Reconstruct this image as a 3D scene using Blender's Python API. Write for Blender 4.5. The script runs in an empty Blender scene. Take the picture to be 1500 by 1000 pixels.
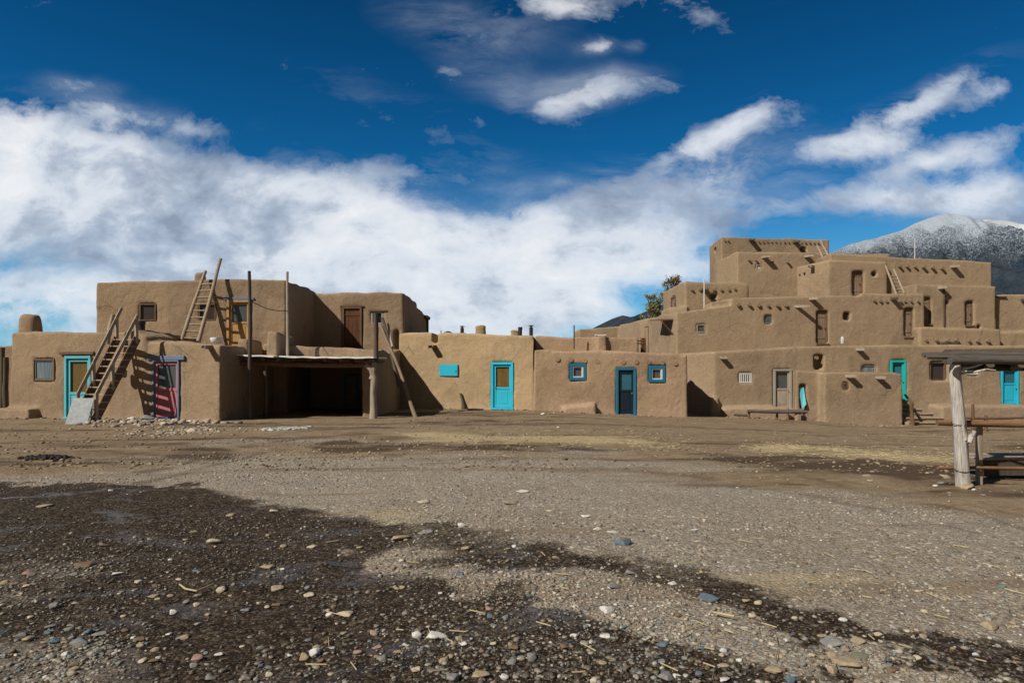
import bpy, bmesh, math, random
import numpy as np
from mathutils import Vector, Matrix
random.seed(7); rng=np.random.default_rng(7)
S=bpy.context.scene; COL=S.collection
PI=math.pi
H0=545.0; FP=1000.0; CZ=1.6
SA,SB=1.30,1.45          # sunlight travels (SA, 1, -SB)

# ---------------------------------------------------------------- noise
def _h(ix,iy,iz):
    n=(ix*73856093)^(iy*19349663)^(iz*83492791)
    n=(n^(n>>13))*1274126177
    n=n^(n>>16)
    return (n&0xffff)/65535.0
def vnoise(p):
    p=np.asarray(p,dtype=np.float64)
    i=np.floor(p).astype(np.int64); f=p-i; u=f*f*(3-2*f)
    x,y,z=i[:,0],i[:,1],i[:,2]; a,b,c=u[:,0],u[:,1],u[:,2]
    def L(q,r,t): return q+(r-q)*t
    return L(L(L(_h(x,y,z),_h(x+1,y,z),a),L(_h(x,y+1,z),_h(x+1,y+1,z),a),b),
             L(L(_h(x,y,z+1),_h(x+1,y,z+1),a),L(_h(x,y+1,z+1),_h(x+1,y+1,z+1),a),b),c)-0.5
def fbm(p,o=4,g=.5):
    r=0;a=1
    p=np.asarray(p,dtype=np.float64)
    for k in range(o):
        r=r+a*vnoise(p*2**k+17.3*k); a*=g
    return r
def sst(a,b,x):
    t=np.clip((x-a)/(b-a),0,1); return t*t*(3-2*t)

# ---------------------------------------------------------------- ground
def gz(X,Y):
    X=np.atleast_1d(np.asarray(X,float)); Y=np.atleast_1d(np.asarray(Y,float))
    s=sst(8,26,Y)
    z=-0.045*np.clip(X-1,0,14.5)*s
    q=np.stack([X,Y,np.zeros_like(X)],1)
    near=1-sst(16,60,Y)*.7
    z=z+fbm(q*.45,3)*.07*near+fbm(q*2.3,3)*.022*near
    z=z+fbm(q*8,2)*.012*(1-sst(9,16,Y))
    z=z+.16*np.exp(-(((X+11.4)/1.5)**2+((Y-20.7)/1.3)**2))      # rubble mound by the pink door
    z=z+.05*np.exp(-(((X+8.5)/.45)**2+((Y-12.5)/.35)**2))
    return z
def g1(x,y): return float(gz(x,y)[0])
def P(px,D): return ((px-750)/FP*D, D)
def T(py,D): return CZ+(H0-py)/FP*D
def ground_at(px,py):
    D=CZ*FP/(py-H0)
    for _ in range(5):
        X=(px-750)/FP*D; D=(CZ-g1(X,D))*FP/(py-H0)
    return ((px-750)/FP*D, D, g1((px-750)/FP*D,D))

# ---------------------------------------------------------------- materials
MATS={}
class NT:
    def __init__(s,name):
        m=bpy.data.materials.new(name); m.use_nodes=True
        s.m=m; s.t=m.node_tree; s.b=s.t.nodes['Principled BSDF']; s.out=s.t.nodes['Material Output']
    def n(s,t,**k):
        n=s.t.nodes.new(t)
        for a,b in k.items(): setattr(n,a,b)
        return n
    def l(s,a,b): s.t.links.new(a,b)
    def coord(s,scale=(1,1,1),kind='Object'):
        c=s.n('ShaderNodeTexCoord'); m=s.n('ShaderNodeMapping'); m.inputs['Scale'].default_value=scale
        s.l(c.outputs[kind],m.inputs['Vector']); return m.outputs['Vector']
    def noise(s,v,scale,det=4,rough=.6,dist=0):
        n=s.n('ShaderNodeTexNoise'); n.inputs['Scale'].default_value=scale; n.inputs['Detail'].default_value=det
        n.inputs['Roughness'].default_value=rough; n.inputs['Distortion'].default_value=dist
        s.l(v,n.inputs['Vector']); return n.outputs['Fac']
    def ramp(s,f,stops):
        r=s.n('ShaderNodeValToRGB'); e=r.color_ramp.elements
        while len(e)<len(stops): e.new(.5)
        for q,(p,c) in zip(e,stops):
            q.position=p; q.color=(c,c,c,1) if not hasattr(c,'__len__') else (*c,1)
        s.l(f,r.inputs['Fac']); return r.outputs['Color']
    def mix(s,f,a,b,mode='MIX'):
        m=s.n('ShaderNodeMix',data_type='RGBA',blend_type=mode)
        for i,v in ((0,f),(6,a),(7,b)):
            if hasattr(v,'links'): s.l(v,m.inputs[i])
            elif i==0: m.inputs[0].default_value=v
            else: m.inputs[i].default_value=(*v,1)
        return m.outputs[2]
    def math(s,op,a,b=0.0,c=None):
        m=s.n('ShaderNodeMath',operation=op)
        for i,v in enumerate((a,b,c)):
            if v is None: continue
            if hasattr(v,'links'): s.l(v,m.inputs[i])
            else: m.inputs[i].default_value=v
        return m.outputs[0]
    def bump(s,h,st=.5,d=.02,prev=None):
        b=s.n('ShaderNodeBump'); b.inputs['Strength'].default_value=st; b.inputs['Distance'].default_value=d
        s.l(h,b.inputs['Height'])
        if prev: s.l(prev,b.inputs['Normal'])
        return b.outputs['Normal']
    def fin(s,col,rough=.9,normal=None,spec=.3):
        if hasattr(col,'links'): s.l(col,s.b.inputs['Base Color'])
        else: s.b.inputs['Base Color'].default_value=(*col,1)
        if hasattr(rough,'links'): s.l(rough,s.b.inputs['Roughness'])
        else: s.b.inputs['Roughness'].default_value=rough
        s.b.inputs['Specular IOR Level'].default_value=spec
        if normal: s.l(normal,s.b.inputs['Normal'])
        return s.m
def sc(c,k): return tuple(x*k for x in c)

def adobe_mat(name,c,fleck=.5,crack=.0):
    t=NT(name); v=t.coord()
    a=t.noise(v,.45,3,.55,.3)
    col=t.mix(t.ramp(a,[(.35,0),(.65,1)]),sc(c,.84),sc(c,1.14))
    b=t.noise(v,3.2,5,.7,.4)
    col=t.mix(t.ramp(b,[(.3,0),(.7,1)]),t.mix(1,col,(.86,.83,.80),'MULTIPLY'),col)
    vs=t.coord((5,5,.55)); st=t.noise(vs,1.0,4,.6)
    col=t.mix(t.ramp(st,[(.48,0),(.72,.55)]),col,sc((c[0]*1.0,c[1]*.92,c[2]*.85),.72))
    pt_=t.n('ShaderNodeTexVoronoi'); pt_.inputs['Scale'].default_value=.42; pw_=t.n('ShaderNodeMix',data_type='RGBA'); pw_.inputs[0].default_value=.22
    pn=t.n('ShaderNodeTexNoise'); pn.inputs['Scale'].default_value=1.6; pn.inputs['Detail'].default_value=6; t.l(v,pn.inputs['Vector']); t.l(v,pw_.inputs[6]); t.l(pn.outputs['Color'],pw_.inputs[7]); t.l(pw_.outputs[2],pt_.inputs['Vector'])
    col=t.mix(t.ramp(pt_.outputs['Color'],[(.45,0),(.55,.55)]),col,(c[0]*1.12,c[1]*1.08,c[2]*1.02))
    gp=t.n('ShaderNodeNewGeometry'); gs=t.n('ShaderNodeSeparateXYZ'); t.l(gp.outputs['Position'],gs.inputs[0])
    damp=t.ramp(t.math('ADD',gs.outputs['Z'],t.math('MULTIPLY',t.math('SUBTRACT',b,.5),1.2)),[(.0,.7),(.5,0)])
    col=t.mix(damp,col,(c[0]*1.12,c[1]*1.1,c[2]*1.15))
    f=t.noise(v,12,4,.85)
    col=t.mix(t.math('MULTIPLY',t.ramp(f,[(.56,0),(.66,1)]),fleck),col,(min(1,c[0]*1.65),c[1]*1.65,c[2]*1.6))
    f2=t.noise(v,8,5,.85)
    col=t.mix(t.ramp(f2,[(.30,.7),(.45,0)]),col,sc(c,.6))
    h1=t.noise(v,7,6,.7); h2=t.noise(v,24,5,.8)
    n=t.bump(h1,.5,.06); n=t.bump(h2,.9,.035,n)
    if crack:
        vo=t.n('ShaderNodeTexVoronoi',feature='DISTANCE_TO_EDGE'); vo.inputs['Scale'].default_value=.55
        w=t.n('ShaderNodeMix',data_type='RGBA'); w.inputs[0].default_value=.16
        nn=t.n('ShaderNodeTexNoise'); nn.inputs['Scale'].default_value=2.5; nn.inputs['Detail'].default_value=6
        t.l(v,nn.inputs['Vector']); t.l(v,w.inputs[6]); t.l(nn.outputs['Color'],w.inputs[7]); t.l(w.outputs[2],vo.inputs['Vector'])
        cr=t.ramp(vo.outputs['Distance'],[(.0,1),(.010,0)])
        pm=t.ramp(t.noise(v,.8,2),[(.5,0),(.6,1)])
        k=t.math('MULTIPLY',t.math('MULTIPLY',cr,pm),crack)
        col=t.mix(k,col,sc(c,.35))
        inv=t.math('SUBTRACT',1.0,k); n=t.bump(inv,.5,.02,n)
    return t.fin(col,.95,n,.15)
def wood_mat(name,c,dark=.45,axis=2,rough=.8,scale=1.0,knots=False):
    t=NT(name); s=[14*scale]*3; s[axis]=.9*scale; v=t.coord(tuple(s)); v2=t.coord()
    a=t.noise(v,1.6,6,.7,.6)
    col=t.mix(t.ramp(a,[(.28,0),(.62,1)]),sc(c,dark),c)
    b=t.noise(v2,1.3,4,.6); col=t.mix(t.ramp(b,[(.35,.0),(.7,.45)]),col,sc((c[0],c[1]*1.02,c[2]*1.1),1.25))
    n=t.bump(a,.6,.012); 
    return t.fin(col,rough,n,.25)
def paint_mat(name,c,wear=.3,rough=.55,under=(.22,.17,.12)):
    t=NT(name); v=t.coord()
    a=t.noise(v,1.7,4,.6); col=t.mix(t.ramp(a,[(.3,0),(.7,1)]),sc(c,.86),sc(c,1.06))
    v2=t.coord((18,18,3)); b=t.noise(v2,1.5,6,.75)
    col=t.mix(t.math('MULTIPLY',t.ramp(b,[(.60,0),(.68,1)]),wear),col,under)
    n=t.bump(b,.25,.006)
    return t.fin(col,rough,n,.35)
def plain_mat(name,c,rough=.6,metal=0,sc_=8):
    t=NT(name); v=t.coord(); a=t.noise(v,sc_,5,.7)
    col=t.mix(t.ramp(a,[(.3,0),(.7,1)]),sc(c,.75),sc(c,1.15)); t.b.inputs['Metallic'].default_value=metal
    return t.fin(col,rough,t.bump(a,.3,.006),.4)
def glass_mat(name,dark=(.02,.025,.03),tr=.75):
    t=NT(name); t.t.nodes.remove(t.b)
    tp=t.n('ShaderNodeBsdfTransparent'); tp.inputs['Color'].default_value=(.8,.84,.85,1)
    gl=t.n('ShaderNodeBsdfGlossy'); gl.inputs['Roughness'].default_value=.06
    v=t.coord(); nn=t.bump(t.noise(v,2.5,2),.15,.03); t.l(nn,gl.inputs['Normal'])
    fr=t.n('ShaderNodeLayerWeight'); fr.inputs['Blend'].default_value=.5
    m=t.n('ShaderNodeMixShader'); t.l(t.math('ADD',t.math('MULTIPLY',t.math('POWER',fr.outputs['Facing'],4.0),.5),.045),m.inputs[0]); t.l(tp.outputs[0],m.inputs[1]); t.l(gl.outputs[0],m.inputs[2])
    t.l(m.outputs[0],t.out.inputs['Surface']); return t.m
A_L=(.325,.240,.162); A_C=(.42,.315,.196); A_P=(.395,.285,.195); A_E=(.315,.238,.162)
M=dict(
 adobe_left=adobe_mat('adobe_left',A_L,.5,.5), adobe_tan=adobe_mat('adobe_tan',A_C,.25,.8),
 adobe_pink=adobe_mat('adobe_pink',A_P,.7), adobe_east=adobe_mat('adobe_east',A_E,.75,.5),
 adobe_far=adobe_mat('adobe_far',sc(A_E,1.05),.4),
 turq=paint_mat('turquoise_paint',(.02,.43,.60),.5), turq2=paint_mat('pale_turquoise_paint',(.10,.42,.50),.5),
 green=paint_mat('green_turquoise_paint',(.02,.42,.39),.5), blue=paint_mat('blue_paint',(.018,.15,.26),.5),
 blue_dk=paint_mat('dark_blue_paint',(.006,.016,.030),.2), lblue=paint_mat('faded_blue_paint',(.13,.19,.30),.6),
 pink=paint_mat('raspberry_paint',(.44,.15,.17),.45), white=paint_mat('white_paint',(.62,.62,.6),.35),
 grey_p=paint_mat('grey_paint',(.33,.32,.30),.5),
 inner_blue=paint_mat('blue_inner_door',(.09,.32,.42),.1),
 ochre=wood_mat('yellow_pine',(.42,.22,.055),.55), pine=wood_mat('honey_pine',(.46,.28,.12),.5),
 brown=wood_mat('brown_door_wood',(.13,.055,.024),.4,rough=.5), oldwood=wood_mat('old_brown_wood',(.17,.10,.062),.28),
 weath=wood_mat('weathered_grey_wood',(.37,.305,.235),.35), weathx=wood_mat('weathered_grey_log',(.12,.105,.088),.22,axis=0),
 ladder=wood_mat('pale_ladder_wood',(.34,.26,.185),.5), darkw=wood_mat('dark_stained_wood',(.10,.075,.055),.4),
 bark=wood_mat('peeling_bark',(.24,.135,.07),.15,axis=0,scale=.6), post=wood_mat('silver_post_wood',(.54,.50,.45),.07,scale=2.0),
 plankw=wood_mat('grey_brown_planks',(.25,.175,.12),.18),
 viga=wood_mat('viga_wood',(.24,.175,.115),.5,axis=1), vend=adobe_mat('viga_end',sc(A_P,.85),.5),
 dark=plain_mat('dark_interior',(.015,.012,.010),.9), metal=plain_mat('grey_sheet_metal',(.27,.29,.31),.5,.35),
 pipe=plain_mat('black_stovepipe',(.035,.035,.037),.45,.3), chrome=plain_mat('white_enamel',(.75,.76,.78),.3),
 curtain=paint_mat('grey_curtain',(.42,.43,.44),.0,.9), curtw=paint_mat('white_curtain',(.72,.72,.70),.0,.9), lace=plain_mat('lace_curtain',(.22,.215,.21),.9,0,22),
 brownwin=paint_mat('brown_blind',(.15,.09,.075),.0,.9),
 glass=glass_mat('window_glass'), roofmetal=plain_mat('white_roof_edge',(.80,.80,.78),.5), wire=plain_mat('rusty_wire',(.10,.07,.05),.6,.5),
)
# curtains, with the shade of their folds put into the colour
def fold(name,c):
    t=NT(name); v=t.coord((60,60,1.5)); a=t.noise(v,.8,2,.5)
    return t.fin(t.mix(t.ramp(a,[(.35,0),(.6,1)]),sc(c,.45),c),.9,t.bump(a,.6,.03),.1)
M['curtain']=fold('grey_blue_curtain',(.52,.55,.58)); M['curtw']=fold('white_curtain_fold',(.7,.7,.68))

# ---------------------------------------------------------------- objects
def base_of(o):
    v=Vector((0,0,0))
    while o: v=v+o.location; o=o.parent
    return v
def thing(name,label,cat,loc,group=None):
    o=bpy.data.objects.new(name,None); COL.objects.link(o); o.location=loc
    o['label']=label; o['category']=cat
    if group: o['group']=group
    return o
def tag(o,label=None,cat=None,group=None,kind=None):
    for k,v in (('label',label),('category',cat),('group',group),('kind',kind)):
        if v: o[k]=v
    return o
def rawmesh(name,V,F,mat,parent=None,loc=None,smooth=False):
    me=bpy.data.meshes.new(name)
    b=base_of(parent) if parent else (Vector(loc) if loc else Vector((0,0,0)))
    V=np.asarray(V,dtype=np.float64)-np.array(b)
    me.from_pydata(V.tolist(),[],F); me.update()
    if smooth: me.polygons.foreach_set('use_smooth',[True]*len(me.polygons))
    me.materials.append(mat)
    o=bpy.data.objects.new(name,me); COL.objects.link(o)
    if parent: o.parent=parent
    elif loc: o.location=loc
    return o
class MB:
    def __init__(s): s.V=[]; s.F=[]
    def add(s,V,F):
        n=len(s.V); s.V+= [tuple(v) for v in V]; s.F+=[tuple(i+n for i in f) for f in F]; return s
    def box(s,lo,hi):
        x0,y0,z0=lo;x1,y1,z1=hi
        return s.add([(x0,y0,z0),(x1,y0,z0),(x1,y1,z0),(x0,y1,z0),(x0,y0,z1),(x1,y0,z1),(x1,y1,z1),(x0,y1,z1)],
          [(3,2,1,0),(4,5,6,7),(0,1,5,4),(1,2,6,5),(2,3,7,6),(3,0,4,7)])
    def fbox(s,fr,u0,u1,w0,w1,n0,n1):
        c=[fr(u,w,n) for (u,w,n) in ((u0,w0,n0),(u1,w0,n0),(u1,w0,n1),(u0,w0,n1),(u0,w1,n0),(u1,w1,n0),(u1,w1,n1),(u0,w1,n1))]
        return s.add(c,[(0,1,2,3),(7,6,5,4),(4,5,1,0),(5,6,2,1),(6,7,3,2),(7,4,0,3)])
    def tube(s,pts,rads,seg=10,rough=0.0,cap=True):
        pts=[Vector(p) for p in pts]
        if not hasattr(rads,'__len__'): rads=[rads]*len(pts)
        if len(pts)==2:
            n=6; a,b=pts; pts=[a.lerp(b,i/n) for i in range(n+1)]; rads=[rads[0]+(rads[1]-rads[0])*i/n for i in range(n+1)]
            if rough:
                L=(b-a).length
                for i in range(1,n):
                    pts[i]+=Vector((random.uniform(-1,1),random.uniform(-1,1),random.uniform(-1,1)))*min(.02,L*.01)*rough
        n0=len(s.V); up=None
        for i,(p,r) in enumerate(zip(pts,rads)):
            d=(pts[min(i+1,len(pts)-1)]-pts[max(i-1,0)]).normalized()
            if up is None: up=Vector((0,0,1)) if abs(d.z)<.9 else Vector((1,0,0))
            a=d.cross(up).normalized(); b=a.cross(d).normalized(); up=b
            for k in range(seg):
                t=2*PI*k/seg; rr=r*(1+rough*.10*random.uniform(-1,1))
                s.V.append(tuple(p+a*math.cos(t)*rr+b*math.sin(t)*rr))
        m=len(pts)
        for i in range(m-1):
            for k in range(seg):
                k2=(k+1)%seg; s.F.append((n0+i*seg+k,n0+i*seg+k2,n0+(i+1)*seg+k2,n0+(i+1)*seg+k))
        if cap:
            s.F.append(tuple(n0+k for k in reversed(range(seg)))); s.F.append(tuple(n0+(m-1)*seg+k for k in range(seg)))
        return s
    def build(s,name,mat,parent=None,loc=None,bevel=0,smooth=False,sub=0):
        o=rawmesh(name,s.V,s.F,mat,parent,loc,smooth)
        bm=bmesh.new(); bm.from_mesh(o.data); bmesh.ops.recalc_face_normals(bm,faces=bm.faces)
        bm.to_mesh(o.data); bm.free()
        if bevel:
            b=o.modifiers.new('b','BEVEL'); b.width=bevel; b.segments=2; b.limit_method='ANGLE'
        if smooth and not sub:
            try: o.data.set_sharp_from_angle(angle=math.radians(50))
            except Exception: pass
        return o

class Wall:
    """vertical wall line in plan from a to b (left to right seen from the camera side)"""
    def __init__(s,a,b):
        s.a=Vector(a); s.b=Vector(b); s.d=(s.b-s.a).normalized(); s.n=Vector((s.d.y,-s.d.x))
    def hit(s,px,py):
        a=(px-750)/FP; dx,dy=s.d.x,s.d.y
        # (a*t,t)=s.a+k*d
        t=(s.a.x*dy-s.a.y*dx)/(a*dy-dx)
        return Vector((a*t,t,CZ+(H0-py)/FP*t))
    def rect(s,x0,y0,x1,y1):
        p0=s.hit(x0,y1); p1=s.hit(x1,y1); ym=(p0.y+p1.y)/2
        z0=CZ+(H0-y1)/FP*ym; z1=CZ+(H0-y0)/FP*ym
        w=(Vector((p1.x,p1.y))-Vector((p0.x,p0.y))).length
        o=Vector((p0.x,p0.y,z0)); d=Vector((s.d.x,s.d.y,0)); n=Vector((s.n.x,s.n.y,0))
        def fr(u,v,k): return tuple(o+d*u+Vector((0,0,v))+n*k)
        return fr,w,z1-z0

def prism(foot,tops,zb,batter=.03):
    n=len(foot); cx=sum(p[0] for p in foot)/n; cy=sum(p[1] for p in foot)/n
    if not hasattr(tops,'__len__'): tops=[tops]*n
    V=[(x,y,zb) for x,y in foot]
    for (x,y),z in zip(foot,tops):
        d=Vector((cx-x,cy-y)); L=max(d.length,.001); k=batter*(z-max(zb,0))/L
        V.append((x+d.x*k,y+d.y*k,z))
    F=[tuple(range(n)),tuple(range(2*n-1,n-1,-1))]+[(i,i+n,(i+1)%n+n,(i+1)%n) for i in range(n)]
    return V,F
def adobe(parent,name,solids,cuts,mat,voxel=.065,amp=1.0,smooth=3):
    dg_objs=[]
    cut=None
    if cuts:
        mb=MB()
        for fr,w,h,dep in cuts: mb.fbox(fr,-.025,w+.025,-.025,h+.025,-dep,.3)
        cut=mb.build('tmp_cut',M['dark'])
    tmp=[]
    for s in solids:
        V,F=s
        m=MB().add(V,F).build('tmp',M['dark'])
        if cut:
            b=m.modifiers.new('c','BOOLEAN'); b.operation='DIFFERENCE'; b.object=cut; b.solver='EXACT'
        tmp.append(m)
    dg=bpy.context.evaluated_depsgraph_get(); bm=bmesh.new()
    for m in tmp:
        e=m.evaluated_get(dg); me=e.to_mesh(); bm.from_mesh(me); e.to_mesh_clear()
    cme=bpy.data.meshes.new('tmpall'); bm.to_mesh(cme); bm.free()
    for m in tmp+([cut] if cut else []): bpy.data.objects.remove(m,do_unlink=True)
    o=bpy.data.objects.new('tmpall',cme); COL.objects.link(o)
    r=o.modifiers.new('r','REMESH'); r.mode='VOXEL'; r.voxel_size=voxel
    q=o.modifiers.new('s','SMOOTH'); q.factor=.5; q.iterations=smooth
    dg=bpy.context.evaluated_depsgraph_get(); e=o.evaluated_get(dg)
    me=bpy.data.meshes.new_from_object(e); bpy.data.objects.remove(o,do_unlink=True)
    n=len(me.vertices); co=np.empty(n*3); me.vertices.foreach_get('co',co); co=co.reshape(-1,3)
    no=np.empty(n*3); me.vertices.foreach_get('normal',no); no=no.reshape(-1,3)
    d=fbm(co*.5,2)*.07+fbm(co*2.1+9,3)*.026+fbm(co*8+3,3)*.014
    # wavy hand-made parapets
    co=co+no*(d*amp)[:,None]
    co[:,2]+=np.where(no[:,2]>.3,fbm(co*np.array([.8,.8,0])+31,3)*.10*amp,0)
    b=np.array(base_of(parent)); co-=b
    me.vertices.foreach_set('co',co.ravel()); me.update()
    me.polygons.foreach_set('use_smooth',[True]*len(me.polygons))
    me.materials.clear(); me.materials.append(mat)
    me.name=name
    w=bpy.data.objects.new(name,me); COL.objects.link(w); w.parent=parent
    return w

# ---- fittings in a wall
def door(par,wall,rc,frame='turq',leaf=None,split=.42,fw=.09,behind='ochre',plank=False,handle='r',label=None,cuts=None,proud=.015,curt=None,rec=.10,lintel=None):
    fr,w,h=wall.rect(*rc); leaf=leaf or frame
    if cuts is not None: cuts.append((fr,w,h,rec+.12))
    m=MB()
    i0,i1=fw,w-fw; t=h-fw; dn=-rec+.05
    if plank:
        k=max(3,int((i1-i0)/.17)); pw=(i1-i0)/k
        for j in range(k): m.fbox(fr,i0+j*pw+.004,i0+(j+1)*pw-.004,.01,t-.004,dn-.04,dn+random.uniform(-.006,.006))
        for q in (.15,.8): m.fbox(fr,i0+.02,i1-.02,h*q,h*q+.1,dn+.002,dn+.022)
    else:
        sw=.09*w/.9
        sp=h*split
        m.fbox(fr,i0,i0+sw,0.01,t,dn-.04,dn); m.fbox(fr,i1-sw,i1,.01,t,dn-.04,dn)
        m.fbox(fr,i0+sw,i1-sw,.01,.11,dn-.04,dn); m.fbox(fr,i0+sw,i1-sw,t-sw,t,dn-.04,dn)
        m.fbox(fr,i0+sw,i1-sw,sp-.06,sp+.03,dn-.04,dn)
        m.fbox(fr,i0+sw,i1-sw,.11,sp-.06,dn-.035,dn-.02)
        m.fbox(fr,i0+sw+.07,i1-sw-.07,.18,sp-.13,dn-.02,dn-.008)
    d=m.build('door',M['plankw' if plank and leaf=='oldwood' else leaf],par,bevel=.006)
    if label: d['label']=label
    f=MB()
    f.fbox(fr,-.03,fw,-.03,h-fw,-rec-.02,proud); f.fbox(fr,w-fw,w+.03,-.03,h-fw,-rec-.02,proud); f.fbox(fr,-.02,w+.02,h-fw,h+.02,-rec-.02,proud+.004)
    f.fbox(fr,-.05,w+.05,-.08,-.0,-rec-.02,.06)
    f.build('door_frame',M[frame],d,bevel=.008)
    MB().fbox(fr,-.01,w+.01,-.01,h+.01,-rec-.05,-rec-.02).build('inner_panel',M[behind if not plank else 'dark'],d)
    if not plank:
        sw=.09*w/.9
        MB().fbox(fr,fw+sw-.01,w-fw-sw+.01,h*split+.02,t-sw+.01,dn-.028,dn-.022).build('pane',M['glass'],d)
        if curt: MB().fbox(fr,fw+sw-.01,w-fw-sw+.01,h*split+.02,t-sw+.01,dn-.05,dn-.044).build('curtain',M[curt],d)
    hu=(i1-.07) if handle=='r' else i0+.07
    hm=MB(); c=Vector(fr(hu,h*.46,dn)); nn=Vector(fr(0,0,1))-Vector(fr(0,0,0))
    hm.tube([c,c+nn*.05],.012,8); hm.tube([c+nn*.045,c+nn*.075],.028,10)
    hm.build('handle',M['pipe' if plank else 'metal'],d,smooth=True)
    if lintel:
        lm,ov,lh=lintel
        MB().fbox(fr,-ov,w+ov,h+.03,h+.03+lh,-.12,.025).build('lintel',M[lm],d,bevel=.01)
    return d
def window(par,wall,rc,frame='weath',fw=.05,curt='curtain',label=None,cuts=None,bars=0,mull=False,rec=.10,proud=-.04,glass=True,inner=None,part=1.0,sill=False,lintel=None):
    fr,w,h=wall.rect(*rc)
    if cuts is not None: cuts.append((fr,w,h,rec+.12))
    f=MB(); n0=-rec-.03; n1=proud
    f.fbox(fr,-.02,fw,-.02,h+.02,n0,n1); f.fbox(fr,w-fw,w+.02,-.02,h+.02,n0,n1)
    f.fbox(fr,fw,w-fw,-.02,fw,n0,n1-.002); f.fbox(fr,fw,w-fw,h-fw,h+.02,n0,n1-.002)
    if mull: f.fbox(fr,w/2-.015,w/2+.015,fw,h-fw,n0+.04,n1-.02); f.fbox(fr,fw,w-fw,h/2-.015,h/2+.015,n0+.04,n1-.022)
    o=f.build('window',M[frame],par,bevel=.006)
    if label: o['label']=label
    if inner:
        k=fw; g=MB(); b=.045
        g.fbox(fr,k,k+b,k,h-k,n0+.03,n1-.03); g.fbox(fr,w-k-b*1.6,w-k,k,h-k,n0+.03,n1-.03); g.fbox(fr,k+b,w-k-b,k,k+b,n0+.03,n1-.032); g.fbox(fr,k+b,w-k-b,h-k-b,h-k,n0+.03,n1-.032)
        g.build('sash',M[inner],o)
    if glass: MB().fbox(fr,fw-.01,w-fw+.01,fw-.01,h-fw+.01,n0+.06,n0+.066).build('pane',M['glass'],o)
    if curt: MB().fbox(fr,fw-.01,fw+(w-2*fw)*part,fw-.01,h-fw+.01,n0+.02,n0+.03).build('curtain',M[curt],o)
    MB().fbox(fr,0,w,0,h,n0-.06,n0-.03).build('backing',M['dark'],o)
    for k in range(bars):
        u=fw+(w-2*fw)*(k+.5)/bars; MB().fbox(fr,u-.022,u+.022,fw-.01,h-fw+.01,n1-.03,n1-.01).build('bar',M['white'],o)
    if sill: MB().fbox(fr,-.06,w+.06,-.07,-.02,-.1,.05).build('sill',M[sill],o,bevel=.01)
    if lintel: MB().fbox(fr,-.10,w+.22,h+.03,h+.10,-.12,.02).build('lintel',M[lintel],o,bevel=.01)
    return o
def hole(wall,rc,cuts,dep=.35): 
    fr,w,h=wall.rect(*rc); cuts.append((fr,w,h,dep))
def vigas(par,wall,pts,r=.075,out=.28,mat='viga'):
    for px,py in pts:
        c=wall.hit(px,py); n=Vector((wall.n.x,wall.n.y,0))
        rr=r*random.uniform(.85,1.15); o=out*random.uniform(.45,.85)
        MB().tube([c-n*.2,c+n*o+Vector((0,0,-.01))],[rr,rr*.93],10,1).build('viga',M[mat],par,smooth=True)
def canale(par,wall,px,py,L=.55,w=.17,mat='weath',rot=0):
    L*=.66; rot+=random.uniform(-.18,.18)
    c=wall.hit(px,py); n=Vector((wall.n.x,wall.n.y,0)); d=Vector((wall.d.x,wall.d.y,0)); n=(n+d*rot).normalized()
    def fr(u,v,k): return tuple(c+d*u+Vector((0,0,v-.10*max(k,0)))+n*k)
    m=MB(); m.fbox(fr,-w/2,w/2,-.03,0,-.25,L); m.fbox(fr,-w/2-.025,-w/2-.001,-.03,.09,-.25,L); m.fbox(fr,w/2+.001,w/2+.025,-.03,.09,-.25,L)
    return m.build('rain_spout',M[mat],par,bevel=.006)
def log(name,a,b,r0,r1,mat,par=None,label=None,cat=None,group=None,seg=12,rough=1.0,bend=.02):
    a=Vector(a);b=Vector(b); n=9; L=(b-a).length; ax=(b-a).normalized(); s1=ax.orthogonal().normalized(); s2=ax.cross(s1)
    ph=random.uniform(0,6); pts=[]; rs=[]
    for i in range(n):
        t=i/(n-1); q=a.lerp(b,t)+s1*math.sin(t*3.3+ph)*bend*L*.5*math.sin(PI*t)+s2*math.cos(t*4+ph)*bend*L*.35*math.sin(PI*t)
        pts.append(q); rs.append((r0+(r1-r0)*t)*random.uniform(.93,1.07))
    m=MB().tube(pts,rs,seg,rough)
    o=m.build(name,M[mat],par,loc=None if par else tuple(a),smooth=True)
    if label: tag(o,label,cat,group)
    return o
def chimney(par,px0,px1,yt,yb,D,mat,topf=.7,name='chimney'):
    c=(px0+px1)/2; w=(px1-px0)/FP*D; x,y=P(c,D); z0=T(yb,D)-.25; z1=T(yt,D)
    V=[];F=[]; seg=16
    prof=[(0,1.0),(.5,.95),(.8,.88),(.93,topf+.08),(1,topf-.08)]
    for i,(t,r) in enumerate(prof):
        for k in range(seg):
            a=2*PI*k/seg; e=(abs(math.cos(a))**4+abs(math.sin(a))**4)**-.25*.9
            rr=w/2*r*e*(1+.04*math.sin(a*3+i)); V.append((x+math.cos(a)*rr,y+math.sin(a)*rr*.9,z0+(z1-z0)*t+.02*math.sin(a*2+px0)))
    for i in range(len(prof)-1):
        for k in range(seg): k2=(k+1)%seg; F.append((i*seg+k,i*seg+k2,(i+1)*seg+k2,(i+1)*seg+k))
    F.append(tuple((len(prof)-1)*seg+k for k in range(seg)))
    return MB().add(V,F).build(name,M[mat],par,smooth=True)
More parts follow.
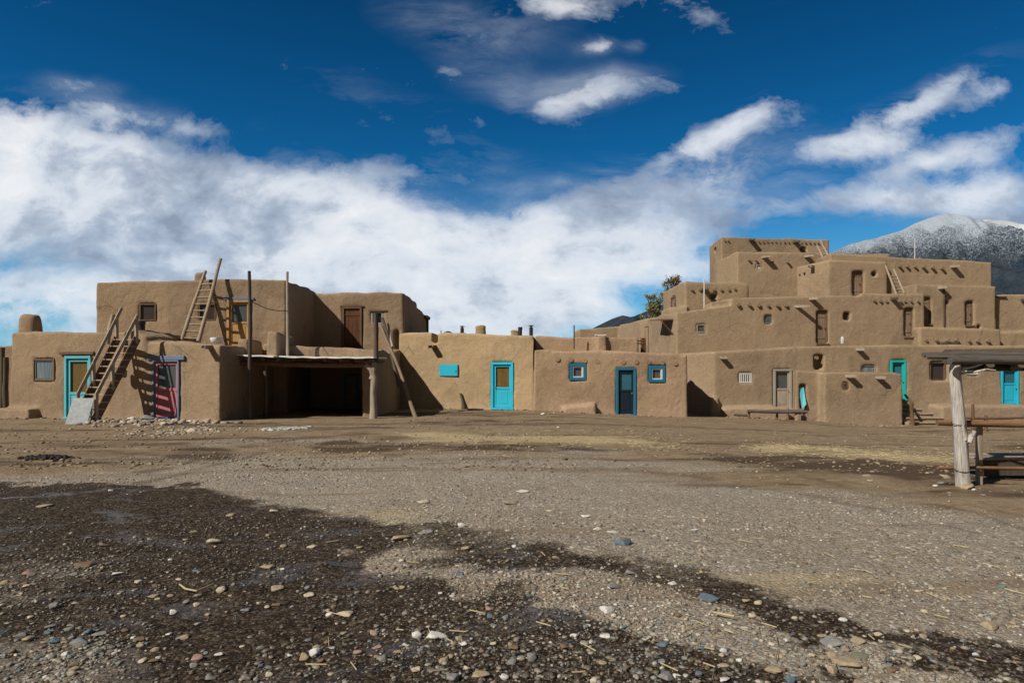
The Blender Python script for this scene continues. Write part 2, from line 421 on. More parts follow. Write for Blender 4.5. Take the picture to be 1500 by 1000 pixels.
def stovepipe(par,px,yt,yb,D,r=.085,cap=True):
    x,y=P(px,D); z0=T(yb,D)-.3; z1=T(yt,D); m=MB().tube([(x,y,z0),(x,y,z1-.1)],r,14)
    if cap:
        m.tube([(x,y,z1-.1),(x,y,z1-.03)],[r*.5,r*.5],8); m.tube([(x,y,z1-.05),(x,y,z1-.04),(x,y,z1)],[r*1.6,r*1.6,r*.3],14)
    else: m.tube([(x,y,z1-.12),(x,y,z1)],r*1.12,14)
    return m.build('stovepipe',M['pipe'],par,smooth=True)
def bx4(x0,y0,x1,y1): return [(x0,y0),(x1,y0),(x1,y1),(x0,y1)]

# ================================================================= HOUSE A (left, two storeys)
a0=P(12,24.6); a1=P(323,22.2); WA=Wall(a0,a1)
def onA(px): p=WA.hit(px,545); return (p.x,p.y)
hA=thing('adobe_house','two storey brown adobe house with turquoise and pink doors, leftmost of the row','house',(-13,25,0))
cA=[]
door(hA,WA,(95,522,132,611),'turq2',None,.40,.07,'ochre',cuts=cA,lintel=None,label='pale turquoise door with glazed top over yellow wood')
door(hA,WA,(224,528,261,611),'lblue','pink',.50,.035,'dark',cuts=cA,curt='lace',label='raspberry pink door in faded blue frame')
fr,w,h=WA.rect(216,521,270,527); MB().fbox(fr,0,w,0,h,-.1,.03).build('lintel',M['lblue'],hA,bevel=.01)
fr,w,h=WA.rect(87,515,137,519); MB().fbox(fr,0,w,0,h,-.1,.02).build('lintel',M['oldwood'],hA,bevel=.01)
window(hA,WA,(47,526,77,557),'oldwood',.04,'curtain',cuts=cA,label='window with half drawn grey curtain',inner='grey_p',part=1.0)
p150=onA(203); back=31
dA=Vector(WA.d)
solA=[prism([a0,p150,(p150[0]+.3,back),(a0[0],back)],[3.06,3.0,3.0,3.06],-.6)]
pl=onA(196)
solA.append(prism([pl,a1,(-9.42,27.6),(pl[0]+.3,28)],[2.66,2.50,2.5,2.6],-.6))
# curved rim behind the stair head
solA.append(prism([onA(197),onA(212),(onA(212)[0]+.5,onA(212)[1]+1.2),(onA(197)[0]+.3,onA(197)[1]+1.2)],[2.98,2.8,2.75,2.98],1.5,0))
# base bench on the left and a stump by the wall
b0=onA(4); b1=onA(60); nA=Vector((WA.n.x,WA.n.y))
solA.append(prism([(b0[0]+nA.x*.5,b0[1]+nA.y*.5),(b1[0]+nA.x*.45,b1[1]+nA.y*.45),(b1[0]-nA.x*.3,b1[1]-nA.y*.3),(b0[0]-nA.x*.3,b0[1]-nA.y*.3)],[.34,.3,.34,.36],-.5,.25))
adobe(hA,'wall',solA,cA,M['adobe_left'],.06)
cA3=[]; WA3=Wall(P(138,27),P(420,27))
window(hA,WA3,(204,445,227,469),'oldwood',.035,'brownwin',cuts=cA3,rec=.1,proud=-.03,label='brown shuttered upper window')
window(hA,WA3,(291,445,315,469),'oldwood',.035,'brownwin',cuts=cA3,rec=.1,proud=-.03)
door(hA,WA3,(333,440,367,508),'pine',None,.53,.07,'lace',cuts=cA3,lintel=('lblue',.14,.10),curt='lace',label='honey coloured pine upper door with glazed top')
solA3=[prism([P(138,27),P(420,27),(-8.9,33.5),(-17,33.5)],[5.16,5.27,5.25,5.2],-.6,.015)]
adobe(hA,'wall',solA3,cA3,M['adobe_left'],.06)
# humps of terrace wall at the foot of the upper storey
def hump(par,px0,px1,yt,D,dep=.5,mat='adobe_left'):
    x0,_=P(px0,D);x1,_=P(px1,D); z=T(yt,D)
    adobe(par,'parapet',[prism(bx4(x0,D,x1,D+dep),[z,z-.02,z-.02,z],1.8,.06)],[],M[mat],.05)
hump(hA,347,362,497,24.2,1.5); hump(hA,390,406,487,24.9,2.0)
chimney(hA,30,60,461,486,25.6,'adobe_left'); chimney(hA,285,302,400,414,28.5,'adobe_left')
stovepipe(hA,207,470,495,23.6,.12,False)
canale(hA,WA,306,509,.5,.13)

# ================================================================= HOUSE B (behind the shade roof)
hB=thing('adobe_house','adobe house with brown upper door and terrace, behind the white edged shade roof','house',(-7,29,0))
WB=Wall(P(455,30.8),P(592,30.8)); cB=[]
door(hB,WB,(502,450,529,512),'oldwood','brown',.50,.06,'dark',cuts=cB,plank=True,lintel=('oldwood',.12,.05),label='brown panelled upper door')
window(hB,WB,(544,457,560,474),'grey_p',.05,'dark',cuts=cB,sill=False,lintel='oldwood',label='small upper window under a long lintel')
hole(WB,(578,483,584,513),cB,.4)
solB=[prism([(-9.3,30.8),(-4.87,30.8),(-4.87,35.2),(-9.3,35.2)],[5.15,5.2,5.17,5.15],-.6,.01),
      prism([(-9.2,34.8),(-4.87,34.8),(-4.87,39.3),(-9.2,39.3)],[4.98,4.98,4.85,4.85],-.6,.01)]
adobe(hB,'wall',solB,cB,M['adobe_left'],.07)
solB2=[prism([(-9.45,30.3),(-5.05,30.3),(-5.05,31),(-9.45,31)],[2.5,2.5,2.55,2.5],-.6,0),
       prism([(-9.45,25.9),(-5.1,25.9),(-5.1,30.6),(-9.45,30.6)],[2.66,2.50,2.4,2.5],2.05,0),prism([(-9.7,27),(-9.3,27),(-9.3,31),(-9.7,31)],[2.5]*4,-.6,0),
       prism([(-5.5,24.9),(-5.05,24.9),(-5.05,31),(-5.5,31)],[2.0,2.0,2.66,2.66],-.6,0)]
adobe(hB,'wall',solB2,[],M['adobe_left'],.065)
fr_w=Wall((-9.4,30.25),(-5.1,30.25)); door(hB,fr_w,(505,548,524,600),'blue',None,.5,.07,'dark')
# porch frame behind the upper room
m=MB(); m.box((-4.95,39.2,2.5),(-4.8,39.35,4.72)); m.box((-4.97,38.0,4.62),(-4.72,39.45,4.78)); m.build('porch_frame',M['darkw'],hB,bevel=.01)

# ================================================================= SHADE ROOF (ramada) in front of B
rA=thing('shade_roof','low shade roof with thin white edge on a forked post in front of dark opening','shelter',(-7,24,0))
m=MB(); zr=T(523,23.7)
roof_z=lambda x: 2.16-.018*(x+9.2)*1.0
V=[];F=[]; NX=24
for (yy,dz) in ((23.55,0),(26.1,.03)):
    for i in range(NX+1):
        x=-9.62+(-4.78+9.62)*i/NX; z=roof_z(x)+.012*math.sin(i*1.7)-.03*math.sin(PI*i/NX)
        V+= [(x,yy,z+dz),(x,yy,z+dz+.05)]
for i in range(NX):
    a=2*i; b=2*(NX+1)+2*i
    F+=[(a,a+2,a+3,a+1),(a+1,a+3,b+3,b+1),(a,b,b+2,a+2),(b,b+1,b+3,b+2)]
F+=[(0,1,2*(NX+1)+1,2*(NX+1)),(2*NX,2*(NX+1)+2*NX,2*(NX+1)+2*NX+1,2*NX+1)]
m.add(V,F).build('roof_sheet',M['roofmetal'],rA)
for i in range(9):
    x=-9.2+i*.54; log('rafter',(x,23.68,roof_z(x)-.09),(x,26.0,roof_z(x)-.07),.06,.05,'oldwood',rA)
log('beam',(-9.5,23.9,roof_z(-9.5)-.24),(-4.85,23.9,roof_z(-4.85)-.24),.09,.08,'oldwood',rA)
pp=ground_at(552,611); X0,Y0=pp[0],23.85
mm=MB(); mm.tube([(X0-.0,Y0,-.2),(X0+.02,Y0,.3),(X0-.0,Y0,.9),(X0+.04,Y0,1.4),(X0-.06,Y0,1.7),(X0-.26,Y0,1.86)],[.15,.13,.11,.12,.10,.08],12,1.2)
mm.build('post',M['weath'],rA,smooth=True)
MB().tube([(X0-.05,Y0,1.35),(X0+.02,Y0,1.6),(X0+.02,Y0,1.95)],[.10,.09,.08],10,1).build('post_fork',M['weath'],rA,smooth=True)
log('post',(-8.65,23.95,-.2),(-8.65,23.95,1.9),.07,.06,'darkw',rA)

# tall poles
D=23.0; x=(366-750)/FP*D
log('tall_pole',(x,D,-.2),(x-.02,D,T(397,D)),.068,.052,'darkw',None,'tallest dark upright pole, left end of the shade roof','pole','tall poles on the adobe terrace',bend=.008)
D=25.2; x=(421-750)/FP*D
log('tall_pole',(x,D,2.0),(x,D,T(398,D)),.06,.045,'weath',None,'grey upright pole beside the corner of the upper storey','pole','tall poles on the adobe terrace',bend=.008)
D=24.2; x=(551-750)/FP*D
log('wooden_pole',(x,D,1.95),(x-.02,D,T(459,D)),.09,.08,'darkw',None,'short dark pole standing above the right end of the white roof edge','pole',bend=.01)
# leaning poles
A_=(-3.45,24.2,g1(-3.45,24.2)); 
log('leaning_pole',(-3.42,24.3,-.05),((557-750)/FP*26.2,26.2,T(474,26.2)),.075,.045,'viga',None,'long weathered pole leaning from the ground onto the terrace','pole','poles leaning on the terrace wall',bend=.03)
log('leaning_pole',((585-750)/FP*24.9,24.9,T(566,24.9)),((560-750)/FP*26.4,26.4,T(466,26.4)),.065,.06,'darkw',None,'dark shorter pole leaning beside the long weathered pole','pole','poles leaning on the terrace wall',bend=.03)
log('leaning_pole',((575-750)/FP*25.6,25.6,T(508,25.6)),((568-750)/FP*26.6,26.6,T(473,26.6)),.05,.04,'weath',None,'thin short pole nearly upright at the terrace corner','pole','poles leaning on the terrace wall',bend=.03)
# sagging line between the tall poles
pts=[]
for i in range(14):
    t=i/13; a=Vector(((366-750)/FP*23.0,23.0,T(440,23.0))); b=Vector(((421-750)/FP*25.2,25.2,T(455,25.2))); q=a.lerp(b,t); q.z-=.12*math.sin(PI*t); pts.append(q)
tag(MB().tube(pts,[.016]*14,6).build('clothes_line',M['wire'],None,loc=tuple(pts[0]),smooth=True),'thin sagging line strung between the two tall poles','line')

# ================================================================= HOUSE C (tan, turquoise door)
c0=P(583,30.8); c1=P(783,28.6); WC=Wall(c0,c1)
hC=thing('adobe_house','single storey yellow tan adobe house with bright turquoise door and hatch','house',(-2,29.7,0)); cC=[]
door(hC,WC,(720,531,751,597),'turq',None,.44,.085,'ochre',cuts=cC,handle='l',label='bright turquoise door with tall dark glass')
hole(WC,(633,484,639,502),cC,.6)
fr,w,h=WC.rect(644,534,670,550); cC.append((fr,w,h,.06))
sh=MB().fbox(fr,-.01,w+.01,-.01,h+.01,-.08,.012).build('shutter',M['turq'],hC,bevel=.006); sh['label']='small bright turquoise hatch in the wall'
MB().fbox(fr,w-.09,w-.03,h*.38,h*.45,.012,.03).build('handle',M['pipe'],sh)
adobe(hC,'wall',[prism([c0,c1,(c1[0]+.3,35),(c0[0]-.2,37)],[3.38,3.16,3.16,3.36],-.6,.02)],cC,M['adobe_tan'],.065)
canale(hC,WC,635,508,.55,.2,'darkw')
chimney(hC,695,713,477,491,31.5,'adobe_tan',.85); stovepipe(hC,677,477,491,31.8); stovepipe(hC,762,479,491,31,.09,False); stovepipe(hC,778,476,491,30.6)
chimney(hC,747,762,484,492,31.8,'adobe_tan',.9)
chimney(hC,668,684,488,492,31.5,'adobe_tan',.9)
x,y=P(656,32); m=MB()
for i in range(5):
    pass
V=[];F=[]
for i in range(5):
    for k in range(14):
        a=2*PI*k/14; r=.3*i/4; V.append((x+math.cos(a)*r,y-.1+(.1*(i/4)**2),T(493,32)+.0+math.sin(a)*r*.9))
for i in range(4):
    for k in range(14): F.append((i*14+k,i*14+(k+1)%14,(i+1)*14+(k+1)%14,(i+1)*14+k))
m.add(V,F); m.tube([(x,y,T(493,32)-.3),(x,y,T(493,32))],.03,8)
m.build('satellite_dish',M['pipe'],hC,smooth=True)
stovepipe(hC,646,484,491,33,.02,False)
# crooked stump by the wall of C
q=ground_at(679,599); tag(MB().tube([(q[0],q[1],q[2]-.1),(q[0]-.0,q[1],.15),(q[0]-.05,q[1]+.05,.4),(q[0]-.14,q[1]+.1,.68)],[.13,.09,.055,.05],9,1).build('tree_stump',M['darkw'],None,loc=q,smooth=True),'crooked dark stump leaning at the foot of the tan wall','stump')
log('fallen_branch',(ground_at(685,601)[0],ground_at(685,601)[1],.05),(ground_at(708,601)[0],ground_at(708,601)[1],.03),.05,.03,'darkw',None,'thin branch lying beside the crooked stump','branch')

# ================================================================= HOUSE C2 (blue door)
d0=P(781,28.6); d1=P(1008,28.5); WD=Wall(d0,d1)
hD=thing('adobe_house','pinkish adobe house with dark blue door between two blue framed windows','house',(4,28.6,-.1)); cD=[]
door(hD,WD,(903,539,931,607),'blue','blue_dk',.52,.085,'inner_blue',cuts=cD,handle='r',label='dark blue door with blue inner door behind its screen')
window(hD,WD,(835,533,858,556),'blue',.10,'lace',cuts=cD,inner='white',proud=.01,label='blue framed window left of the blue door')
window(hD,WD,(951,536,974,559),'blue',.10,'lace',cuts=cD,inner='white',proud=.01,label='blue framed window right of the blue door')
solD=[prism([d0,d1,(7.42,31.3),(d0[0],31.3)],[2.54,2.36,2.36,2.54],-.8,.015)]
bq0=WD.hit(823,600); bq1=WD.hit(873,600)
solD.append(prism([(bq0.x,28.2),(bq1.x,28.2),(bq1.x,28.8),(bq0.x,28.8)],[.16,.26,.3,.2],-.8,.2))
adobe(hD,'wall',solD,cD,M['adobe_pink'],.06)
adobe(hD,'parapet',[prism([P(783,30),P(935,30),(5.7,33),(.9,33)],[3.18,3.12,3.1,3.15],1.5,.01),prism(bx4(P(874,29.8)[0],29.75,P(889,29.8)[0],30.4),[3.2]*4,1.5,.02)],[],M['adobe_pink'],.065)
for px,py in ((817,526),(836,526.5),(857,528),(875,529),(894,529),(913,530),(932,530),(950,530),(970,531),(989,532)):
    c=WD.hit(px,py); MB().tube([c+Vector((0,.2,0)),c+Vector((0,-.03,0))],[.105,.10],14,.6).build('viga',M['vend'],hD,smooth=True)
# roof odds and ends
x,y=P(841,29.5); MB().tube([(x,y,2.6),(x,y,T(476,29.5))],.03,6).build('roof_post',M['darkw'],hD)
x,y=P(880,30.0); m=MB(); m.box((x-.24,y-.1,3.2),(x+.24,y+.2,3.25)); m.build('chimney_cap',M['white'],hD,bevel=.01)
# gate on the roof terrace
gt=thing('roof_gate','small reddish wooden gate on the flat roof beside the tall narrow door','gate',(*P(938,31),2.3))
for px,r in ((934,.04),(940.5,.07),(944,.06)):
    x,y=P(px,31); log('post',(x,y,2.2),(x,y,T(495 if px>938 else 499,31)),r,r,'brown',gt)
for yy in (499,503):
    a=P(934,31); b=P(944,31); log('rail',(a[0],a[1]-.05,T(yy,31)),(b[0],b[1]-.05,T(yy,31)),.03,.03,'oldwood',gt)

# ================================================================= EAST PUEBLO (multi-storey)
hE=thing('adobe_pueblo','large stepped adobe building of four and five storeys, highest in the picture','building',(16,34,-.4))
# ground storey
W1=Wall((9.2,31),(26,31)); c=[]
window(hE,W1,(1084,547,1101,560),'white',.03,'dark',cuts=c,bars=5,proud=-.03,rec=.1,label='small window with white vertical bars')
door(hE,W1,(1134,541,1159,598),'grey_p','weath',.50,.07,'lace',cuts=c,label='old pale framed screen door',curt=None)
hole(W1,(1194,520,1206,540),c,.45)
window(hE,W1,(1263,535,1283,549),'weath',.04,'curtw',cuts=c,proud=-.06)
door(hE,W1,(1305,528,1327,584),'green',None,.50,.08,'turq2',cuts=c,label='green turquoise door at the head of the steps',rec=.1)
window(hE,W1,(1364,530,1387,557),'oldwood',.05,'brownwin',cuts=c,rec=.2,proud=-.08,label='dark brown shuttered window beside the grey post')
door(hE,W1,(1468,540,1492,592),'turq',None,.58,.05,'inner_blue',cuts=c,label='bright turquoise door at the right edge',rec=.1)
window(hE,W1,(1416,535,1433,548),'white',.04,'curtw',cuts=c,proud=-.02)
s=[prism([(9.2,31),(13.3,31),(13.3,36),(7.6,36),(7.6,33)],[2.53,2.76,2.8,2.6,2.5],-1.0,.01),
   prism([(13.2,31),(28,31),(28,37),(13.2,37)],[2.80,2.86,2.9,2.8],-1.0,.01)]
# buttress beside the passage
s.append(prism([P(1040,30.7),P(1056,30.7),(9.5,31.3),(9.0,31.3)],[.45,.42,.5,.5],-1,.3))
s.append(prism([(9.5,30.7),(12.4,30.5),(12.4,31.5),(9.5,31.5)],[-.02,.03,.1,.1],-1,.1))
adobe(hE,'wall',s,c,M['adobe_east'],.065,.75,2)
for px,py,r in ((1058,524,0),(1257,512,0)): canale(hE,W1,px,py,.45,.16,'weath',r)
c_=W1.hit(1200,524); log('viga',(c_.x-.12,31.3,c_.z),(c_.x-.12,30.95,c_.z),.08,.08,'viga',hE)
# storey 2
W2=Wall((7.95,33),(19.9,33)); c=[]
window(hE,W2,(1021,475,1034,487),'weath',.045,'lace',cuts=c,inner='weath')
window(hE,W2,(1121,462,1131,473),'weath',.035,'lace',cuts=c,proud=-.1)
door(hE,W2,(1197,455,1213,503),'oldwood',None,.5,.035,'dark',cuts=c,plank=True,rec=.2,proud=-.10,label='narrow old plank door on the second level')
window(hE,W2,(1236,457,1245,469),'oldwood',.03,'brownwin',cuts=c,proud=-.12,rec=.2)
door(hE,W2,(1325,451,1338,493),'oldwood',None,.5,.03,'dark',cuts=c,plank=True,rec=.2,proud=-.10)
x0=(1072-750)/FP*33
s=[prism([(7.95,33),(x0,33),(x0,41),(6.6,42)],[4.5,4.86,4.86,4.5],1,.0),
   prism([(x0-.02,33),(17.0,33),(17.0,38),(x0-.02,38)],[5.22,5.28,5.3,5.25],1,.0),
   prism([(16.9,33),(19.95,33),(19.95,38),(16.9,38)],[5.40,5.36,5.3,5.3],1,.0),
   prism([((1040-750)/FP*33.3,33.2),(x0+.1,33.2),(x0+.1,34.4),((1040-750)/FP*33.3,34.4)],[5.0,5.22,5.2,5.0],3,.0)]
adobe(hE,'wall',s,c,M['adobe_east'],.065,.75,2)
vigas(hE,W2,[(1081,446),(1097,446),(1111,446.5),(1125,447),(1138,447),(1151,447)],.085,.16)
vigas(hE,W2,[(1280,440),(1289,440.5),(1298,441),(1318,441),(1325,441),(1334,441),(1344,441)],.06,.16)
canale(hE,W2,1188,438,.5,.17,'weath',.1); canale(hE,W2,1166,449,1.0,.10,'weath',.5); canale(hE,W2,1307,438,.5,.15,'darkw')
# storey 2 oblique end wall
WF=Wall((6.6,42),(7.95,33)); 
def patch(par,wall,rc,mat,name,n0=-.05,n1=.02):
    fr,w,h=wall.rect(*rc); return MB().fbox(fr,0,w,0,h,n0,n1).build(name,M[mat],par,bevel=.005)
c=[]
hF=thing('adobe_house','low adobe wing with slanting end wall, behind the roof of the blue door house','house',(6,38,0))
door(hF,WF,(945,478,950,517),'oldwood',None,.5,.05,'dark',cuts=c,plank=True,rec=.15)
hole(WF,(912,486,917,491),c,.3); window(hF,WF,(954,481,958,491),'weath',.05,'lace',cuts=c)
window(hF,WF,(972,474,979,490),'weath',.06,'lace',cuts=c)
s=[prism([(6.6,42),(7.95,33),(9.3,33.3),(9.3,43)],[4.45,4.52,4.5,4.45],-.5,.0), prism([P(849,42),(6.7,42),(6.7,46),(4.2,46)],[4.25,4.42,4.4,4.3],-.5,.0)]
adobe(hF,'wall',s,c,M['adobe_far'],.08)
pA=WF.hit(971,467); pB=WF.hit(986,467); nF=Vector((WF.n.x,WF.n.y,0))
MB().add([pA,pB,pB+nF*.7-Vector((0,0,.05)),pA+nF*.7-Vector((0,0,.05)),pA-Vector((0,0,.05)),pB-Vector((0,0,.05)),pB+nF*.7-Vector((0,0,.1)),pA+nF*.7-Vector((0,0,.1))],[(0,1,2,3),(7,6,5,4),(0,4,5,1),(1,5,6,2),(2,6,7,3),(3,7,4,0)]).build('awning',M['oldwood'],hF)
log('awning_prop',pB+nF*.6-Vector((0,0,.1)),pB-Vector((0,0,.75)),.03,.03,'oldwood',hF)
# storey 3 left room
W3a=Wall((8.98,35.5),(11.8,35.5)); W3s=Wall((8.74,39),(8.98,35.5)); c=[]
door(hE,W3s,(983,435,989,456),'oldwood',None,.5,.05,'dark',cuts=c,plank=True)
hole(W3a,(1041,431,1050,437),c,.4); hole(W3s,(1002,424,1003,425),c,.1)
s=[prism([(8.98,35.5),(12.3,35.5),(12.3,42),(8.74,39.5)],[6.30,6.24,6.2,6.25],3,.0),prism([(8.2,35.8),(9.0,35.0),(9.5,36.5),(8.3,38)],[5.0,4.95,4.9,5],3,.0)]
adobe(hE,'wall',s,c,M['adobe_east'],.065,.75,2)
vigas(hE,W3a,[(1013,424),(1025,424),(1045,424),(1056,424),(1067,424),(1076,423)],.07,.2)
canale(hE,W3a,1032,424,.6,.2,'darkw')
x,y=P(1031.5,34.4); MB().tube([(x,y,4.8),(x,y,T(408,34.4))],.03,8).build('white_post',M['white'],hE)
for k in range(4):
    z=4.86+.14*k; x=P(1052+k*4,34.2)[0]; MB().box((x,34.3,4.5),(x+.5,34.9,z)).build('step',M['adobe_east'],hE,bevel=.04)
for k in range(3):
    z=5.26+.13*k; x=P(1092-k*4,36.5)[0]; MB().box((x-.45,36.4,5.0),(x,36.95,z)).build('step',M['adobe_east'],hE,bevel=.04)
# storey 3/4 main
W3=Wall((12.2,37),(20,37)); c=[]
window(hE,W3,(1108,388,1115,394),'weath',.03,'curtw',cuts=c,glass=False,proud=-.02,rec=.08)
patch(hE,W3,(1132,422,1141,432),'adobe_far','blocked_hatch')
s=[prism([(12.2,37),(20.5,37),(20.5,44),(12.55,43),(11.95,40)],[8.14,8.0,8,8.1,8.1],4,.0)]
adobe(hE,'wall',s,c,M['adobe_east'],.065,.75,2)
vigas(hE,W3,[(1097,381),(1107,381),(1131,384),(1153,384)],.06,.25)
canale(hE,W3,1119,377,.65,.2,'weath',.1); canale(hE,W3,1181,376,.65,.2,'weath',.1)
W4=Wall((12.24,40),(18.6,40)); c=[]
window(hE,W4,(1173,362,1181,368),'oldwood',.04,'brownwin',cuts=c,proud=-.1); window(hE,W4,(1109,361,1111,366),'weath',.04,'lace',cuts=c)
W4s=Wall((12.42,43),(12.24,40)); hole(W4s,(1046,364,1049,369),c,.3)
s=[prism([(12.24,40),(18.6,40),(18.6,43.4),(12.42,43)],[9.56,9.38,9.4,9.5],5,.0)]
adobe(hE,'wall',s,c,M['adobe_east'],.065,.75,2)
canale(hE,W4,1100,352,.6,.2,'darkw'); canale(hE,W4,1165,355,.6,.2,'darkw')
# ragged vega slots as short dark poles under the parapet
vigas(hE,W4,[(1062,353),(1067,353.3)]+[(1106+k*6.2,354.5+k*.14) for k in range(17)],.045,.08,'darkw')
# storey 3 right room (door) and long upper wall
W3b=Wall((16.24,35),(19.25,35)); c=[]
door(hE,W3b,(1249,397,1265,432),'oldwood',None,.5,.04,'dark',cuts=c,plank=True,rec=.25,proud=-.14)
hole(W3b,(1278,398,1284,404),c,.4)
s=[prism([(16.24,35),(19.25,35),(19.25,38),(15.45,38),(15.45,37)],[7.34,7.26,7.3,7.3,7.3],4,.0)]
adobe(hE,'wall',s,c,M['adobe_east'],.065,.75,2)
W3sL=Wall((15.45,37),(16.24,35)); canale(hE,W3sL,1191,391,.5,.2,'weath',.2); vigas(hE,W3sL,[(1172,402),(1179,400)],.05,.15,'darkw')
W3c=Wall((16.3,35.35),(25.3,35.35)); c=[]
s=[prism([(16.5,35.35),(24.85,35.35),(24.85,42),(16.5,42)],[7.74,7.3,7.3,7.7],4,.0)]
adobe(hE,'wall',s,c,M['adobe_east'],.065,.75,2)
vigas(hE,W3c,[(1317,390),(1328,390),(1340,390.5),(1352,391),(1365,392),(1379,393)],.075,.22); canale(hE,W3c,1395,391,.55,.2,'weath',.1)
# storey 2 right
W2c=Wall((20.3,33.5),(24.2,33.5)); c=[]
door(hE,W2c,(1352,436,1364,474),'oldwood',None,.5,.03,'dark',cuts=c,plank=True,rec=.2,proud=-.1); door(hE,W2c,(1415,441,1426,476),'oldwood',None,.5,.03,'dark',cuts=c,plank=True,rec=.2,proud=-.1)
window(hE,W2c,(1384,439,1391,445),'oldwood',.03,'brownwin',cuts=c); hole(W2c,(1432,476,1437,481),c,.3)
s=[prism([(19.8,33.5),(23.75,33.5),(23.75,39),(19.8,39)],[5.93,5.84,5.8,5.9],2,.0),prism([(23.6,33.9),(29,33.9),(29,40),(23.6,40)],[5.45,5.4,5.4,5.4],2,.0),
   prism([(19.4,32.5),(23.3,32.5),(23.3,36),(19.4,36)],[3.72,3.65,3.6,3.7],.5,.0),prism([(23.2,33.2),(29,33.2),(29,37),(23.2,37)],[3.55,3.5,3.5,3.5],.5,.0)]
adobe(hE,'wall',s,c,M['adobe_east'],.065,.75,2)
canale(hE,W2c,1377,422,.5,.16,'weath',.0); m=MB().tube([W2c.hit(1382,424)-Vector((0,.06,0)),W2c.hit(1382,478)-Vector((0,.06,0))],.035,8); m.build('drain_pipe',M['darkw'],hE)
W1c=Wall((19.4,32.5),(23.3,32.5)); vigas(hE,W1c,[(1356,498),(1371,498),(1387,498.5),(1400,498),(1419,499),(1431,499),(1446,499)],.075,.2)
patch(hE,W1c,(1378,501,1402,505),'darkw','plank',-.05,.12)
W2d=Wall((23.6,33.9),(29,33.9)); canale(hE,W2d,1499,440,.5,.2,'darkw')
patch(hE,W2d,(1458,434,1473,435.5),'darkw','plank',-.05,.1)
# little white jug-like lamp by the plank door
x,y=P(1234,32.6); z=T(503,32.6); MB().tube([(x,y,z),(x,y,z+.1),(x,y,z+.28),(x,y,z+.34)],[.07,.08,.07,.03],10).build('lamp',M['curtw'],hE,smooth=True)
x,y=P(1340,37); MB().tube([(x,y,7.3),(x,y,T(349,37))],[.028,.02],8).build('flag_pole',M['white'],hE)
# ================================================================= front low rooms G
hG=thing('adobe_room','low flat adobe room with two wooden rain spouts, in front of the large pueblo','building',(14.6,29.5,-.4)); c=[]
WG1=Wall((12.35,29.8),(13.7,29.8)); WG2=Wall((13.4,29.3),(16.76,29.3))
hole(WG1,(1172,563,1181,599),c,.5)
window(hG,WG2,(1235,561,1243,570),'oldwood',.05,'lace',cuts=c,mull=True,rec=.1); 
patch(hG,WG2,(1287,567,1297,578),'adobe_far','blocked_window',-.05,.03)
s=[prism([(12.37,29.8),(13.7,29.8),(13.7,31.3),(13.0,31.3)],[1.68,1.64,1.6,1.7],-1.2,.01),prism([(13.4,29.3),(16.76,29.3),(16.76,31.3),(13.4,31.3)],[1.62,1.56,1.6,1.6],-1.2,.01)]
adobe(hG,'wall',s,c,M['adobe_east'],.065)
canale(hG,WG2,1243,551,.5,.2,'weath',.1); canale(hG,WG2,1286,553,.5,.17,'weath',.1)
# thin blue plank in the niche
x0,_=P(1174,29.7);x1,_=P(1180,29.7); 
tag(MB().add([(x0,29.62,T(598,29.7)),(x1,29.62,T(592,29.7)),(x1+.02,29.95,T(566,29.7)),(x0,29.95,T(567,29.7)),(x0,29.67,T(598,29.7)),(x1,29.67,T(592,29.7)),(x1+.02,30.0,T(566,29.7)),(x0,30.0,T(567,29.7))],[(0,1,2,3),(7,6,5,4),(0,4,5,1),(1,5,6,2),(2,6,7,3),(3,7,4,0)]).build('painted_plank',M['turq2'],None,loc=(x0,29.62,-.1)),'narrow pale blue plank standing in a slot of the wall','plank')

# low plinth in front of the right part
hP=thing('adobe_bench','long low adobe bench along the foot of the wall, far right','bench',(22,30.3,-.6))
adobe(hP,'seat',[prism([(18.9,30.0),(28,30.0),(28,31.3),(18.9,31.3)],[.12,.18,.2,.15],-1.4,.05)],[],M['adobe_east'],.07)
# steps
st=thing('adobe_steps','five worn adobe steps going up to the green door','steps',(18,30,-.6))
for k in range(5):
    y=30.9-.33*k; z=.14-.17*k
    x0=16.95; x1=17.9+.28*k
    adobe(st,'step',[prism(bx4(x0,y-.33,x1,31.2),[z]*4,-1.2,.0)],[],M['adobe_east'],.05,.5,2); log('nosing',(x0+.05,y-.35,z-.02),(x1-.03,y-.35,z-.02),.045,.04,'ladder',st)
hr=thing('stair_rail','rough branch handrail beside the adobe steps','handrail',(16.9,29.4,-.5))
log('post',(P(1337,28.9)[0],28.9,-.7),(P(1335,28.9)[0],28.9,T(592,28.9)),.09,.07,'oldwood',hr)
log('rail',(P(1338,28.8)[0],28.85,T(592,28.85)),(P(1326,30.6)[0],30.6,T(578,30.6)),.06,.05,'oldwood',hr)

# log benches in front of E
lb=thing('log_bench','weathered plank bench on short posts in front of the old screen door','bench',(11.6,29.6,-.3))
a=P(1095,29.6); b=P(1180,29.6); zz=T(602,29.6); m=MB(); 
log('seat',(a[0],29.6,zz),(b[0],29.4,zz-.02),.07,.06,'weathx',lb)
log('seat',(a[0]+.1,29.8,zz),(b[0]-.05,29.75,zz),.06,.06,'oldwood',lb)
for px in (1098,1139,1176): x,y=P(px,29.6); log('leg',(x,29.65,zz-.04),(x,29.65,-.8),.05,.05,'oldwood',lb)
w0=P(1100,30.4); 
for px0,px1,py in ((1101,1112,592),(1113,1128,592)):
    pass
log('fallen_log',(P(1075,30)[0],30,T(607,30)),(P(1094,30)[0],29.9,T(608,30)),.06,.05,'weathx',None,'short grey log lying near the dark buttress','log')

